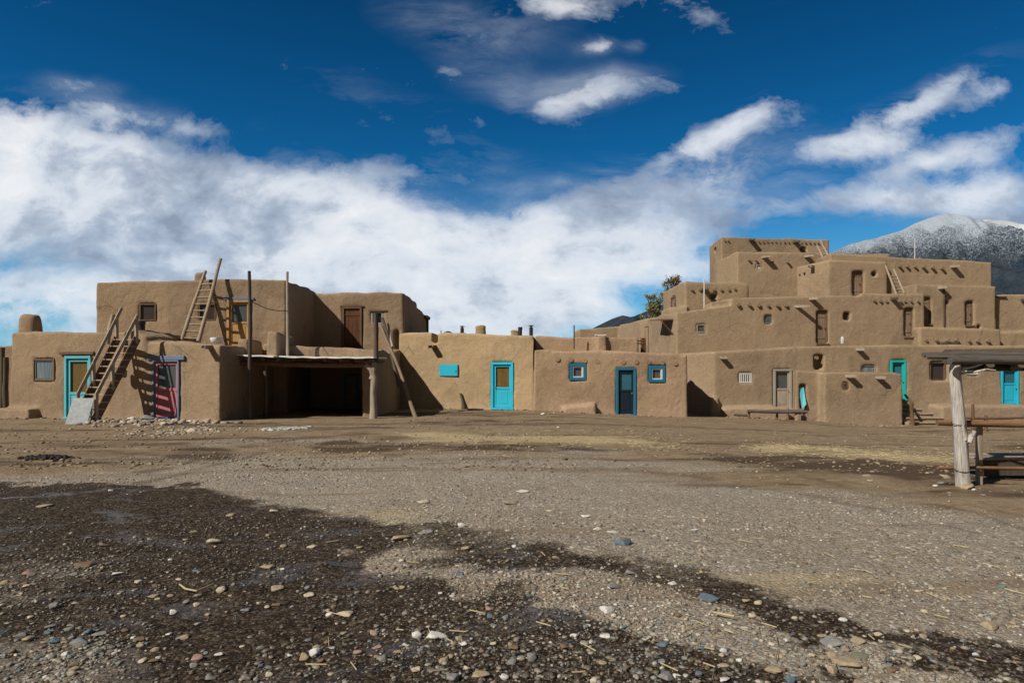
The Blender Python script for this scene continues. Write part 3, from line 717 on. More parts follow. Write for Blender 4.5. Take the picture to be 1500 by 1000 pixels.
# left edge neighbour
hL=thing('adobe_house','sliver of adobe wall with wooden gate post at the far left edge','house',(-21,27,0))
adobe(hL,'wall',[prism([(-24.5,28.5),(-20.7,28.5),(-20.7,31),(-24.5,31)],[2.75,2.7,2.7,2.7],-.6,.02)],[],M['adobe_left'],.07)
log('post',(P(3,26.8)[0],26.8,-.2),(P(3,26.8)[0],26.8,T(509,26.8)),.10,.09,'darkw',hL); log('post',(P(9,26)[0],26,-.2),(P(9,26)[0],26,T(523,26)),.10,.09,'darkw',hL)

# ================================================================= LADDERS
def ladder(label,a0,a1,b0,b1,n,r,mat='ladder',t0=.06,t1=.9,ext=.04,group='wooden ladders leaning on adobe walls',rungr=None):
    a0,a1,b0,b1=[Vector(v) for v in (a0,a1,b0,b1)]
    t=thing('wooden_ladder',label,'ladder',tuple((a0+b0)/2),group)
    log('rail',a0,a1,r*1.1,r*.85,mat,t,bend=.008); log('rail',b0,b1,r*1.1,r*.85,mat,t,bend=.008)
    La=(a1-a0).length; Lb=(b1-b0).length; L=min(La,Lb)
    for k in range(n):
        q=(t0+(t1-t0)*k/(n-1))*L
        p=a0.lerp(a1,q/La); s=b0.lerp(b1,q/Lb); d=(s-p).normalized()
        log('rung',p-d*ext,s+d*ext,rungr or r*.5,rungr or r*.5,mat,t,seg=8,bend=.01)
    return t
def pt(px,py,D): return ((px-750)/FP*D,D,T(py,D))
# left ladder on the terrace
def towall(px,py,Dw): return pt(px,py,Dw)
ladder('large pole ladder leaning on the upper storey of the leftmost house',pt(266,499,25.75),pt(301,397,26.95),pt(291,500,25.75),pt(323,379,27.0),9,.07,t0=.04,t1=.80)
ladder('small ladder to the topmost storey, highest of the ladders',pt(1208,383,36.3),pt(1197,360,37.4),pt(1217,382,36.3),pt(1202,353,37.6),5,.05,t0=.1,t1=.7)
ladder('tall narrow ladder on the terrace of the large pueblo, right of the upper plank door',pt(1313,431,34.0),pt(1295,384,35.15),pt(1325,430,34.0),pt(1309,394,35.15),6,.055,t0=.05,t1=.66)

# ================================================================= WOODEN STAIRCASE (left)
stc=thing('wooden_staircase','steep weathered wooden staircase with handrails up to the roof of the leftmost house','staircase',(-13.3,22,0))
bl=Vector(pt(112,619,21.1)); top_c=Vector((onA(193)[0],onA(193)[1]-.1,2.72))
bL=Vector((P(110,21.4)[0],21.4,.02)); tL=Vector((P(172,22.95)[0],22.95,2.75))
bR=Vector((P(137,20.95)[0],20.95,.02)); tR=Vector((P(201,22.45)[0],22.45,2.72))
across=(bR-bL).normalized()
def plankbox(a,b,h,t,up=Vector((0,0,1)),side=None):
    a=Vector(a);b=Vector(b); d=(b-a).normalized(); s=(side or d.cross(up)).normalized(); u=s.cross(d).normalized()
    V=[]
    for p in (a,b):
        for i,j in ((-1,-1),(1,-1),(1,1),(-1,1)): V.append(p+s*t/2*i+u*h/2*j)
    return V,[(3,2,1,0),(4,5,6,7),(0,1,5,4),(1,2,6,5),(2,3,7,6),(3,0,4,7)]
MB().add(*plankbox(bL,tL,.26,.05,side=across)).build('stringer',M['oldwood'],stc,bevel=.006)
MB().add(*plankbox(bR,tR,.26,.05,side=across)).build('stringer',M['oldwood'],stc,bevel=.006)
fwd=Vector((across.y,-across.x,0)).normalized()
NS=12
for k in range(NS):
    t=(k+.8)/(NS+.2); a=bL.lerp(tL,t)+Vector((0,0,.03)); b=bR.lerp(tR,t)+Vector((0,0,.03))
    m=MB().add(*plankbox(a-across*.04,b+across*.04,.035,.23,up=Vector((0,0,1)))); m.build('tread',M['weath'],stc,bevel=.005)
def rail(b,t,hh,ext):
    d=(t-b).normalized(); a=b+Vector((0,0,hh))+d*.15; e=t+Vector((0,0,hh))+d*ext
    MB().add(*plankbox(a,e,.10,.045,side=across)).build('handrail',M['weath'],stc,bevel=.006)
    for q in (.06,.42,.98):
        p=b.lerp(t,q); MB().add(*plankbox(p-Vector((0,0,.12)),p+Vector((0,0,hh+.03)),.09,.09,up=across,side=fwd)).build('baluster',M['weath'],stc,bevel=.005)
rail(bL,tL,.72,.35); rail(bR,tR,.72,.05)
log('post',tL+Vector((-.35,-.0,-.2)),tL+Vector((-.2,.1,.8)),.08,.07,'weath',stc)
0 and log('stay',tR+Vector((.1,.1,.5)),(onA(205)[0]+.1,onA(205)[1]-.3,.0),.04,.04,'darkw',stc)
# metal sheet on the lower steps
m=MB(); a=pt(95,621,20.75); b=pt(127,622,20.75); c_=pt(138,583,20.95); d_=pt(107,583,20.95)
V=[Vector(q) for q in (a,b,c_,d_)]; V=V+[v+Vector((0,.02,0)) for v in V]
e=0
o=tag(MB().add(V,[(0,1,2,3),(7,6,5,4),(0,4,5,1),(1,5,6,2),(2,6,7,3),(3,7,4,0)]).build('metal_sheet',M['metal'],None,loc=a,bevel=.004),'dull grey metal sheet leaning on the foot of the wooden staircase','metal sheet')
# hanging pail
x,y=onA(186); y-=.25; z=T(553,22.9); pa=thing('pail','small white enamel pail hanging under the staircase, by its shadow','pail',(x,y,z)); MB().tube([(x,y,z),(x,y,z+.04),(x,y,z+.22),(x,y,z+.24)],[.10,.12,.135,.14],14).build('bucket',M['metal'],pa,smooth=True)
MB().tube([(x-.12,y,z+.22),(x-.08,y,z+.4),(x,y,z+.46),(x+.08,y,z+.4),(x+.12,y,z+.22)],[.012]*5,6).build('handle',M['wire'],pa)
# enamel basin
x,y,z=pt(317,503,23.2); bs=thing('basin','shiny white basin on the roof edge by the large ladder','basin',(x,y,z)); MB().tube([(x,y,z),(x,y,z+.05),(x,y,z+.15),(x,y,z+.2),(x,y,z+.21)],[.10,.17,.2,.2,.04],16).build('bowl',M['chrome'],bs,smooth=True)
MB().tube([(x-.2,y,z+.16),(x-.27,y,z+.14),(x-.2,y,z+.12)],[.01]*3,6).build('handle',M['metal'],bs)

# ================================================================= RIGHT RAMADA (near)
rm=thing('drying_rack','weathered pole shelter with pale upright post, log roof and low rails','shelter',(7,10,0))
D=9.75
pb=ground_at(1412,712); X0=pb[0]; D=pb[1]
mm=MB(); xs=lambda px,dd=0: (px-750)/FP*(D+dd)
mm.tube([(xs(1412),D,-.1),(xs(1410),D,.2),(xs(1407),D,.7),(xs(1403),D,1.1),(xs(1399),D,1.5),(xs(1399),D,1.83)],[.098,.086,.082,.078,.072,.07],22,1.4)
mm.build('post',M['post'],rm,smooth=True)
log('stub',(xs(1410),D-.06,.66),(xs(1404),D-.09,.86),.045,.02,'post',rm)
log('branch',(xs(1412),D-.05,.62),(xs(1417),D-.10,.73),.035,.03,'post',rm); log('branch',(xs(1413),D-.1,.62),(xs(1421),D-.10,.78),.03,.024,'post',rm)
log('roof_log',(xs(1350),D-.12,T(523,D)),(xs(1350)+5.5,D-.08,T(522,D)),.028,.04,'weathx',rm)
log('roof_log',(xs(1357),D+.08,T(519.5,D)),(xs(1357)+5.5,D+.10,T(518.5,D)),.038,.048,'weathx',rm)
log('roof_log',(xs(1378),D-.20,T(528,D)),(xs(1378)+5.2,D-.02,T(527,D)),.054,.05,'weathx',rm)
for k in range(13):
    dd=.26+k*.19; log('roof_log',(xs(1396+random.uniform(-12,10),dd),D+dd,T(519.5,D)+random.uniform(-.01,.01)),(xs(1385)+5.2,D+dd,T(519.5,D)),.085,.08,'darkw',rm)
for k in range(7): log('cross_pole',(xs(1399)+.12+k*.45,D+.1,T(533,D)),(xs(1402,2.6)+.1+k*.45,D+2.6,T(534,D)-.03),.055,.05,'darkw',rm)  # dark poles added to deepen the shaded underside of the roof
log('beam',(xs(1412,2.6),D+2.6,T(536,D+2.6)),(xs(1412,2.6)+4.5,D+2.6,T(536,D+2.6)),.07,.07,'darkw',rm)
log('branch',(xs(1405),D-.06,T(540,D)),(xs(1433),D-.15,T(532,D)),.022,.012,'post',rm,bend=.08); log('branch',(xs(1405),D-.06,T(547,D)),(xs(1430),D-.2,T(541,D)),.02,.012,'post',rm,bend=.08); log('branch',(xs(1428),D-.2,T(541,D)),(xs(1444),D-.2,T(542,D)),.012,.006,'post',rm,bend=.08)
log('branch',(xs(1402),D-.1,T(537,D)),(xs(1421),D-.15,T(525,D)),.018,.012,'darkw',rm,bend=.08)
log('rail',(xs(1381),D+.13,T(620,D)),(xs(1381)+4.5,D+.15,T(620,D)),.042,.042,'bark',rm)
log('rail',(xs(1381),D+.12,T(687,D)),(xs(1381)+4.5,D+.12,T(687,D)),.023,.022,'bark',rm)
xq=xs(1451); MB().box((xq-.035,D+.2,-.2),(xq+.035,D+.27,T(626,D))).build('upright',M['weath'],rm,bevel=.008)
for (z0_,z1_,yy) in ((.13,.25,.8),(.02,.11,.82),(-.02,.18,1.6)): MB().box((xs(1436,yy),D+yy,z0_),(xs(1436)+4,D+yy+.04,z1_)).build('board',M['darkw'],rm,bevel=.006)
MB().box((xs(1438,.8),D+.82,.255),(xs(1440)+3.5,D+1.55,.285)).build('shelf',M['weath'],rm,bevel=.006)
log('post',(xs(1378)+3.6,D,-.1),(xs(1378)+3.6,D,1.8),.09,.08,'post',rm)
for xx in (xs(1420,2.6)+2.2,): log('post',(xx+.9,D+2.6,-.1),(xx+.9,D+2.6,1.72),.07,.06,'weath',rm)
for px,py in ((1404,620),(1409,688)):
    MB().tube([(xs(px)+.09*math.cos(a),D+.09*math.sin(a),T(py,D)+.02*math.sin(a)) for a in np.linspace(0,6.28,18)],[.005]*18,5).build('wire_tie',M['wire'],rm)

# short fence posts far right
fe=thing('rail_fence','low pole fence with two short posts near the turquoise door at the right edge','fence',(*P(1425,26),-.5))
for px,yt in ((1425,592),(1407,605),(1444,608)): x,y=P(px,26); log('post',(x,y,-.9),(x,y,T(yt,26)),.06,.05,'oldwood',fe)
a=P(1400,26);b=P(1520,26); log('rail',(a[0],26,T(612,26)),(b[0],26,T(611,26)),.05,.05,'oldwood',fe)

# ================================================================= GROUND
def px_of(X,Y):
    Y=np.maximum(Y,.8); return 750+FP*X/Y
ys=[-60,-30,-15,-8,-4,-2,-1,0,.6,1.2,1.7]
y=2.1
while y<75: ys.append(y); y*=1.0068
while y<12000: ys.append(y); y*=1.12
ys=np.array(ys)
us=np.concatenate([np.linspace(-6,-1.3,10)[:-1],np.linspace(-1.3,1.3,560),np.linspace(1.3,6,10)[1:]])
Wd=np.where(ys<3,3,ys); 
Xg=us[None,:]*(Wd[:,None]+.8); Yg=np.repeat(ys[:,None],len(us),1)
Xf=Xg.ravel(); Yf=Yg.ravel(); Zf=gz(Xf,Yf); Zf=np.where(Yf>75,Zf*np.exp(-(Yf-75)/60)-.2,Zf)
nr,nc=Xg.shape; idx=np.arange(nr*nc).reshape(nr,nc)
F=np.stack([idx[:-1,:-1],idx[:-1,1:],idx[1:,1:],idx[1:,:-1]],-1).reshape(-1,4)
me=bpy.data.meshes.new('ground'); me.vertices.add(nr*nc); me.vertices.foreach_set('co',np.stack([Xf,Yf,Zf],1).ravel())
me.loops.add(len(F)*4); me.loops.foreach_set('vertex_index',F.ravel()); me.polygons.add(len(F)); me.polygons.foreach_set('loop_start',np.arange(0,len(F)*4,4)); me.polygons.foreach_set('loop_total',np.full(len(F),4)); me.update(); me.polygons.foreach_set('use_smooth',[True]*len(F))
def interp(pts,x): p=np.array(pts); return np.interp(x,p[:,0],p[:,1])
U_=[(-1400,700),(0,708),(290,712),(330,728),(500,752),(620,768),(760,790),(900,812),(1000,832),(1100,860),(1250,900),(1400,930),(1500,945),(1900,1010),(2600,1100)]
L_=[(-400,1500),(470,1500),(500,806),(620,822),(760,842),(900,858),(1000,874),(1100,905),(1200,940),(1300,965),(1500,1010),(1900,1100),(2600,1250)]
V_=[(-400,700),(440,740),(500,815),(600,846),(700,868),(780,880),(810,898),(900,910),(1000,950),(1150,982),(1300,1010),(1900,1100),(2600,1300)]
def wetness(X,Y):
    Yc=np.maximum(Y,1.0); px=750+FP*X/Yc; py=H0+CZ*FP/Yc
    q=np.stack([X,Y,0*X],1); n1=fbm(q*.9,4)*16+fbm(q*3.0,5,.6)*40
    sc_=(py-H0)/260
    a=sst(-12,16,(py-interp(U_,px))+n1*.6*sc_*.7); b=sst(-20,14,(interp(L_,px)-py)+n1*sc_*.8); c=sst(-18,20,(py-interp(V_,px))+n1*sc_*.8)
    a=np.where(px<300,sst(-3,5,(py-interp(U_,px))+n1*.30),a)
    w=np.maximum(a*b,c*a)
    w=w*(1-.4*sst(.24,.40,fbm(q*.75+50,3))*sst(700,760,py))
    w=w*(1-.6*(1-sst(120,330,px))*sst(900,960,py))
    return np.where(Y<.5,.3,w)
def streak(X,Y,k,s=9.0):
    q=np.stack([X*.22+Y*.05,Y*1.6-X*.14,0*X+k],1); return fbm(q,5,.6)
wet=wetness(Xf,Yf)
Yc=np.maximum(Yf,1.0); PX=750+FP*Xf/Yc; PY=H0+CZ*FP/Yc
n_=fbm(np.stack([Xf,Yf,0*Xf],1)*.6+5,4)*30
# 'dirt': 1 = brown earth, 0 = grey gravel
edge=interp([(-800,715),(0,705),(140,690),(300,668),(420,652),(560,650),(800,665),(1000,690),(1200,715),(1350,740),(1500,765),(1900,800)],PX)
dirt=sst(-16,16,edge-PY+n_+streak(Xf,Yf,3)*40)
dirt=np.maximum(dirt,.55*sst(.12,.35,streak(Xf,Yf,8)))
straw=sst(.30,1.0,np.exp(-((PY-interp([(540,632),(700,640),(900,643),(1010,646)],PX))/9)**2)*sst(540,640,PX)*(1-sst(940,1020,PX))+np.exp(-((PY-interp([(1050,648),(1150,652),(1250,662),(1400,668)],PX))/11)**2)*sst(1050,1130,PX)*(1-sst(1370,1440,PX))+n_*.02+streak(Xf,Yf,55)*.9)
dk=sst(.0,.32,streak(Xf,Yf,21))*.55*dirt
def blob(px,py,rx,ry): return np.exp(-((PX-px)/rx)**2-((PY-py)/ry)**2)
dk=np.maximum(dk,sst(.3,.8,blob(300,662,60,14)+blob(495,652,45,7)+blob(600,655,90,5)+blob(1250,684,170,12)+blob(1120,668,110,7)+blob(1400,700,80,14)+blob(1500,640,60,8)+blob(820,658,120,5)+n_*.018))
trk=np.zeros_like(PX)
for pl,wd_,am in (([(150,700),(250,684),(340,656),(440,642),(560,634)],3.0,.9),([(190,712),(290,690),(380,662),(480,648),(600,640)],3.0,.8),([(560,655),(800,662),(1000,676),(1200,700),(1400,742),(1600,800)],2.6,.7),([(560,668),(800,677),(1000,694),(1200,723),(1400,770),(1600,830)],3.0,.6),([(700,648),(900,655),(1100,664),(1300,690),(1500,725),(1700,770)],2.4,.9),([(900,640),(1100,642),(1300,650),(1500,665)],1.6,.7),([(0,660),(150,650),(300,640),(500,628)],1.8,.6),([(0,690),(120,676),(260,655),(420,640)],2.2,.6)):
    ins=(PX>pl[0][0])&(PX<pl[-1][0]); trk=np.maximum(trk,np.where(ins,am*np.exp(-((PY-interp(pl,PX)+n_*.10)/wd_)**2),0))
trk*=sst(-.25,.15,fbm(np.stack([Xf,Yf,0*Xf],1)*1.7+77,4))
dk=np.clip(dk*(.45+1.3*sst(-.3,.3,fbm(np.stack([Xf*.8,Yf*2.2,0*Xf],1)*1.5+40,4))),0,1); dk=np.maximum(dk,trk*.8)
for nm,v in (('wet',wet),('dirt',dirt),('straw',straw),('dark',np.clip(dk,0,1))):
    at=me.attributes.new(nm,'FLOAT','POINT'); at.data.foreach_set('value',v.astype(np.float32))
t=NT('ground_soil'); v=t.coord()
def att(nm): a=t.n('ShaderNodeAttribute'); a.attribute_name=nm; return a.outputs['Fac']
WT,DT,SW,DKk=att('wet'),att('dirt'),att('straw'),att('dark')
vo=t.n('ShaderNodeTexVoronoi'); vo.inputs['Scale'].default_value=34; t.l(v,vo.inputs['Vector'])
vo2=t.n('ShaderNodeTexVoronoi'); vo2.inputs['Scale'].default_value=85; t.l(v,vo2.inputs['Vector'])
g1c=t.ramp(vo.outputs['Color'],[(.0,(.11,.092,.072)),(.35,(.25,.212,.165)),(.62,(.33,.288,.235)),(.8,(.42,.37,.315)),(.93,(.70,.66,.59))])
g2c=t.ramp(vo2.outputs['Color'],[(.1,(.15,.122,.095)),(.5,(.30,.255,.20)),(.9,(.50,.45,.38))])
gm=t.mix(t.ramp(t.noise(v,9,4,.7),[(.42,0),(.58,1)]),g1c,g2c)
big=t.noise(v,.5,5,.65,.4)
gm=t.mix(t.ramp(big,[(.35,0),(.68,.5)]),gm,t.mix(1,gm,(.80,.74,.68),'MULTIPLY'))
n3=t.noise(v,4.5,8,.82); n4=t.noise(v,1.1,5,.7,.3)
dm=t.mix(t.ramp(n3,[(.38,0),(.62,1)]),(.15,.103,.062),(.33,.242,.155))
dm=t.mix(t.ramp(n4,[(.35,.0),(.65,.7)]),dm,(.31,.24,.16))
dsp=t.ramp(t.noise(v,38,3,.8),[(.60,0),(.70,.7)])
dm=t.mix(dsp,dm,(.42,.36,.29))
vst=t.coord((3,16,3)); dstr=t.noise(vst,1.0,5,.7)
dm=t.mix(t.ramp(dstr,[(.45,0),(.7,.55)]),dm,(.10,.068,.045))
col=t.mix(DT,gm,dm)
col=t.mix(t.math('MULTIPLY',SW,t.ramp(t.noise(vst,5,4,.8),[(.34,0),(.55,1)])),col,(.46,.37,.21))
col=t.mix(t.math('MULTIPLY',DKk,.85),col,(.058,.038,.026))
# wet earth
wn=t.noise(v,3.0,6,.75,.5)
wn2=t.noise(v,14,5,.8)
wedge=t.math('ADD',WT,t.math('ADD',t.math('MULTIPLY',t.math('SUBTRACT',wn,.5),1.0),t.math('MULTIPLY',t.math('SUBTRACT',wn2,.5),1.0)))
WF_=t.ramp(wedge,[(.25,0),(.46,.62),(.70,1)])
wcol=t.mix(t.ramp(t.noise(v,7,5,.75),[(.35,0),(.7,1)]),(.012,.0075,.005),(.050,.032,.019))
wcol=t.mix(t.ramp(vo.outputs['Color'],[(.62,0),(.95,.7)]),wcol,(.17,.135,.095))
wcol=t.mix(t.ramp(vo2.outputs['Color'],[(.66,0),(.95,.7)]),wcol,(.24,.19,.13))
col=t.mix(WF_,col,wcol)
pud=t.ramp(t.noise(t.coord((.5,1.1,1)),1.6,6,.68,.6),[(.54,0),(.60,1)])
pw=t.math('MULTIPLY',pud,WF_)
rg=t.math('SUBTRACT',.93,t.math('MULTIPLY',WF_,.18)); rg=t.math('SUBTRACT',rg,t.math('MULTIPLY',pw,.58))
hg=t.math('MULTIPLY',vo.outputs['Distance'],-1.0)
keep=t.math('SUBTRACT',1.0,t.math('MULTIPLY',pw,.8))
nrm=t.bump(t.math('MULTIPLY',hg,keep),.8,.016); nrm=t.bump(t.math('MULTIPLY',t.noise(v,55,3,.7),keep),.5,.012,nrm); nrm=t.bump(t.math('MULTIPLY',n3,keep),.7,.05,nrm)
t.fin(col,rg,nrm,.35)
t.l(t.math('ADD',.10,t.math('MULTIPLY',pw,.55)),t.b.inputs['Specular IOR Level'])
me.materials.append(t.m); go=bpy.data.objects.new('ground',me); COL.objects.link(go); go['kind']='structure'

# ================================================================= STONES
def stone_mat(name,c):
    t=NT(name); v=t.coord(); oi=t.n('ShaderNodeObjectInfo')
    a=t.noise(v,2.2,5,.7,.5); col=t.mix(t.ramp(a,[(.3,0),(.7,1)]),sc(c,.62),sc(c,1.12))
    b=t.noise(v,14,4,.8); col=t.mix(t.ramp(b,[(.62,0),(.75,.5)]),col,sc(c,.45))
    return t.fin(col,.75,t.bump(b,.35,.04),.3)
SC=dict(tan=(.38,.30,.20),pale=(.55,.47,.34),white=(.66,.64,.60),grey=(.25,.245,.235),blue=(.13,.17,.21),teal=(.14,.21,.20),brown=(.20,.13,.08),pink=(.36,.23,.19),green=(.20,.20,.14))
SM={k:stone_mat('stone_'+k,c) for k,c in SC.items()}
def ico(sub):
    bm=bmesh.new(); bmesh.ops.create_icosphere(bm,subdivisions=sub,radius=1); V=np.array([v.co[:] for v in bm.verts]); F=np.array([[v.index for v in f.verts] for f in bm.faces]); bm.free(); return V,F
IV,IF=ico(3)
protos=[]
for k in range(7):
    V=IV.copy(); n=fbm(V*.9+k*11,3)*.7+fbm(V*2.6+k*5,3)*.2; V=V*(1+n)[:,None]
    # knock off a few facets
    for j in range(12):
        d=rng.normal(size=3); d/=np.linalg.norm(d); h=rng.uniform(.50,.82); e=V@d; V=V-np.outer(np.clip(e-h,0,None)*.93,d)
    V[:,2]*=.5; V[:,1]*=.78; protos.append(V)
pm={}
def stone_mesh(k,c):
    if (k,c) not in pm:
        me=bpy.data.meshes.new('stone'); me.from_pydata(protos[k].tolist(),[],IF.tolist()); me.update(); me.polygons.foreach_set('use_smooth',[True]*len(me.polygons)); me.materials.append(SM[c]); pm[(k,c)]=me
    return pm[(k,c)]
def stone(px,py,w,c,flat=.8,name='stone',sink=.62):
    x,y,z=ground_at(px,py); r=w/2/FP*y
    o=bpy.data.objects.new(name,stone_mesh(random.randrange(7),c)); COL.objects.link(o)
    f=flat*random.uniform(.8,1.2); o.scale=(r,r*1.05,r*f); o.rotation_euler=(random.uniform(-.12,.12),random.uniform(-.12,.12),random.uniform(-.5,.5)+(PI if random.random()<.5 else 0))
    o.location=(x,y+r*.4,z+r*.5*f*(1-sink)); return o
big=[(64,742,30,'tan',.35),(161,719,9,'white',.8),(308,797,20,'pale',1),(337,755,18,'tan',.4),(400,749,17,'pale',.5),(151,800,15,'brown',.8),(282,780,15,'tan',.6),(270,791,12,'tan',.6),(125,829,26,'brown',.5),(287,837,12,'blue',1),(168,842,17,'white',.6),(200,854,16,'pale',.6),(40,842,22,'pink',.6),(5,854,16,'tan',.6),(394,832,20,'tan',.8),(413,835,11,'white',.8),(414,802,16,'tan',.8),(456,802,21,'pale',.6),(323,866,21,'pale',.9),(404,865,28,'tan',.6),(452,874,23,'pale',.5),(77,891,20,'grey',1.1),(271,884,16,'grey',.9),(252,899,14,'white',.9),(482,903,13,'white',.9),(506,901,27,'pale',.7),(222,874,20,'tan',.3),(70,920,19,'grey',.8),(68,928,13,'blue',.8),(31,931,16,'grey',.9),(37,938,21,'tan',.6),(78,941,20,'blue',.8),(114,946,31,'grey',.9),(126,928,17,'blue',.8),(148,930,21,'grey',.8),(182,925,16,'brown',.8),(270,935,17,'tan',1),(288,915,14,'grey',.9),(287,967,25,'pink',.7),(225,953,14,'tan',.9),(141,957,17,'grey',.9),(172,972,15,'grey',.7),(462,959,22,'white',1.3),(444,966,19,'tan',.9),(424,962,12,'white',1),
(582,792,29,'tan',.7),(676,771,19,'white',.9),(620,736,24,'pale',.4),(766,721,26,'white',.3),(748,738,33,'tan',.4),(806,750,17,'pale',.6),(858,757,18,'white',.3),(876,776,18,'white',.6),(898,780,23,'white',.4),(914,798,33,'blue',.5),(964,792,18,'grey',.4),(754,801,11,'white',1),(682,805,21,'tan',.5),(626,780,25,'grey',.5),(674,841,18,'blue',.5),(900,861,32,'grey',.5),(924,840,19,'grey',.6),(986,856,19,'white',.6),(890,897,27,'white',.6),(862,918,12,'white',1),(890,934,17,'white',1.1),(610,933,23,'white',.9),(635,937,32,'white',.8),(779,966,23,'grey',1.1),(612,982,15,'pale',1),(700,992,27,'tan',.8),(972,946,26,'blue',.5),(914,920,17,'teal',.7),(978,996,33,'grey',.8),(662,997,31,'grey',.9),(662,873,12,'white',.4),(526,803,15,'tan',.5),(752,933,12,'tan',1),
(1040,881,39,'blue',.5),(1103,904,16,'pale',.9),(1094,881,14,'tan',.8),(1088,899,20,'grey',.6),(1236,909,17,'white',.8),(1288,931,16,'pale',.8),(1222,946,42,'grey',.5),(1206,933,19,'tan',.4),(1260,942,27,'tan',.6),(1262,964,38,'green',.5),(1246,977,58,'tan',.45),(1138,985,39,'tan',.5),(1062,977,19,'tan',.7),(1028,951,19,'teal',.7),(1454,922,29,'tan',.8),(1018,776,16,'white',.3),(1276,706,14,'pale',.3),(1272,697,12,'tan',.7),(1302,977,16,'grey',.8)]
SHAPE=lambda f:'flat' if f<=.45 else ('blocky' if f>=1 else 'rounded')
CN=dict(tan='tan',pale='cream',white='whitish',grey='grey',blue='slate blue',teal='greenish blue',brown='brown',pink='pinkish',green='olive grey')
def zone(px,py):
    x,y,_=ground_at(px,py)
    w=float(wetness(np.array([x]),np.array([y]))[0])
    if px<500: return 'far left wet gravel' if py<860 else 'near left wet gravel'
    if py<interp(U_,px)-2: return 'dry gravel beyond the wet band'
    if py<interp(L_,px)+2: return 'dark wet band'
    if py<interp(V_,px): return 'dry strip between wet bands'
    return 'nearest wet gravel'
cls={}
for s_ in big: cls.setdefault((SHAPE(s_[4]),CN[s_[3]],zone(s_[0],s_[1])),[]).append(s_)
ORD=['first','second','third','fourth','fifth','sixth','seventh','eighth','ninth','tenth']
for (shp,cn,zn),L in cls.items():
    L.sort(key=lambda s:s[0])
    for i,s_ in enumerate(L):
        o=stone(*s_)
        lab=f'large {shp} {cn} stone in {zn}' if len(L)==1 else f'{ORD[i]} from left of large {shp} {cn} stones, {zn}'
        tag(o,lab,'stone','large stones scattered over the gravel')
# small stones, individually placed but alike
cnt=0
cols=list(SC); wts=[.28,.16,.12,.22,.07,.02,.08,.03,.02]
while cnt<185:
    py=random.triangular(740,1010,985); px=random.uniform(-40,1540)
    x,y,_=ground_at(px,py); w=float(wetness(np.array([x]),np.array([y]))[0])
    if random.random()>(.25+.75*w): continue
    c=random.choices(cols,wts)[0]
    sz=random.uniform(.018,.036)*2*FP/y
    o=stone(px,py,sz,c,random.uniform(.6,1.1)); cnt+=1
    tag(o,'fist sized or smaller stone among many alike in the foreground gravel','stone','small stones scattered over the foreground gravel')
# stones at the foot of the ramada post
for i,(px,py,w,c,f,l) in enumerate([(1420,716,26,'tan',.9,'largest grey tan stone leaning on the foot of the pale post'),(1387,700,22,'tan',.9,'rounded tan stone left behind the foot of the pale post'),(1372,712,11,'white',.7,'small whitish stone at the left end of the stones by the pale post'),(1381,708,15,'grey',.5,'flat grey stone between tan stones by the pale post'),(1392,709,12,'grey',.6,'small grey stone touching the pale post at left'),(1418,704,11,'tan',.8,'small tan stone just right of the pale post'),(1428,718,9,'white',.9,'tiny whitish stone right of the largest stone by the pale post'),(1442,725,12,'grey',.4,'flat grey stone in front of the low rails')]):
    tag(stone(px,py,w,c,f),l,'stone','stones at the foot of the pale post')
for (px,py,w,c,f,l) in [(214,619,28,'grey',.9,'big rounded grey boulder on the rubble heap by the pink door'),(161,617,15,'tan',1.1,'tan upright stone beside the foot of the wooden staircase'),(172,617,11,'pale',.9,'pale stone next to the tan upright stone by the staircase'),(300,618,12,'tan',.8,'tan stone at the crumbled corner of the leftmost house'),(795,607,9,'white',.7,'whitish stone at the joint of the tan and the pink adobe house'),(890,607,11,'grey',.7,'grey stone just left of the dark blue door'),(818,626,7,'white',.8,'lone white stone on the brown earth before the pink adobe house'),(1066,603,9,'pale',.7,'pale stone near the dark buttress of the large pueblo')]:
    tag(stone(px,py,w,c,f),l,'stone')

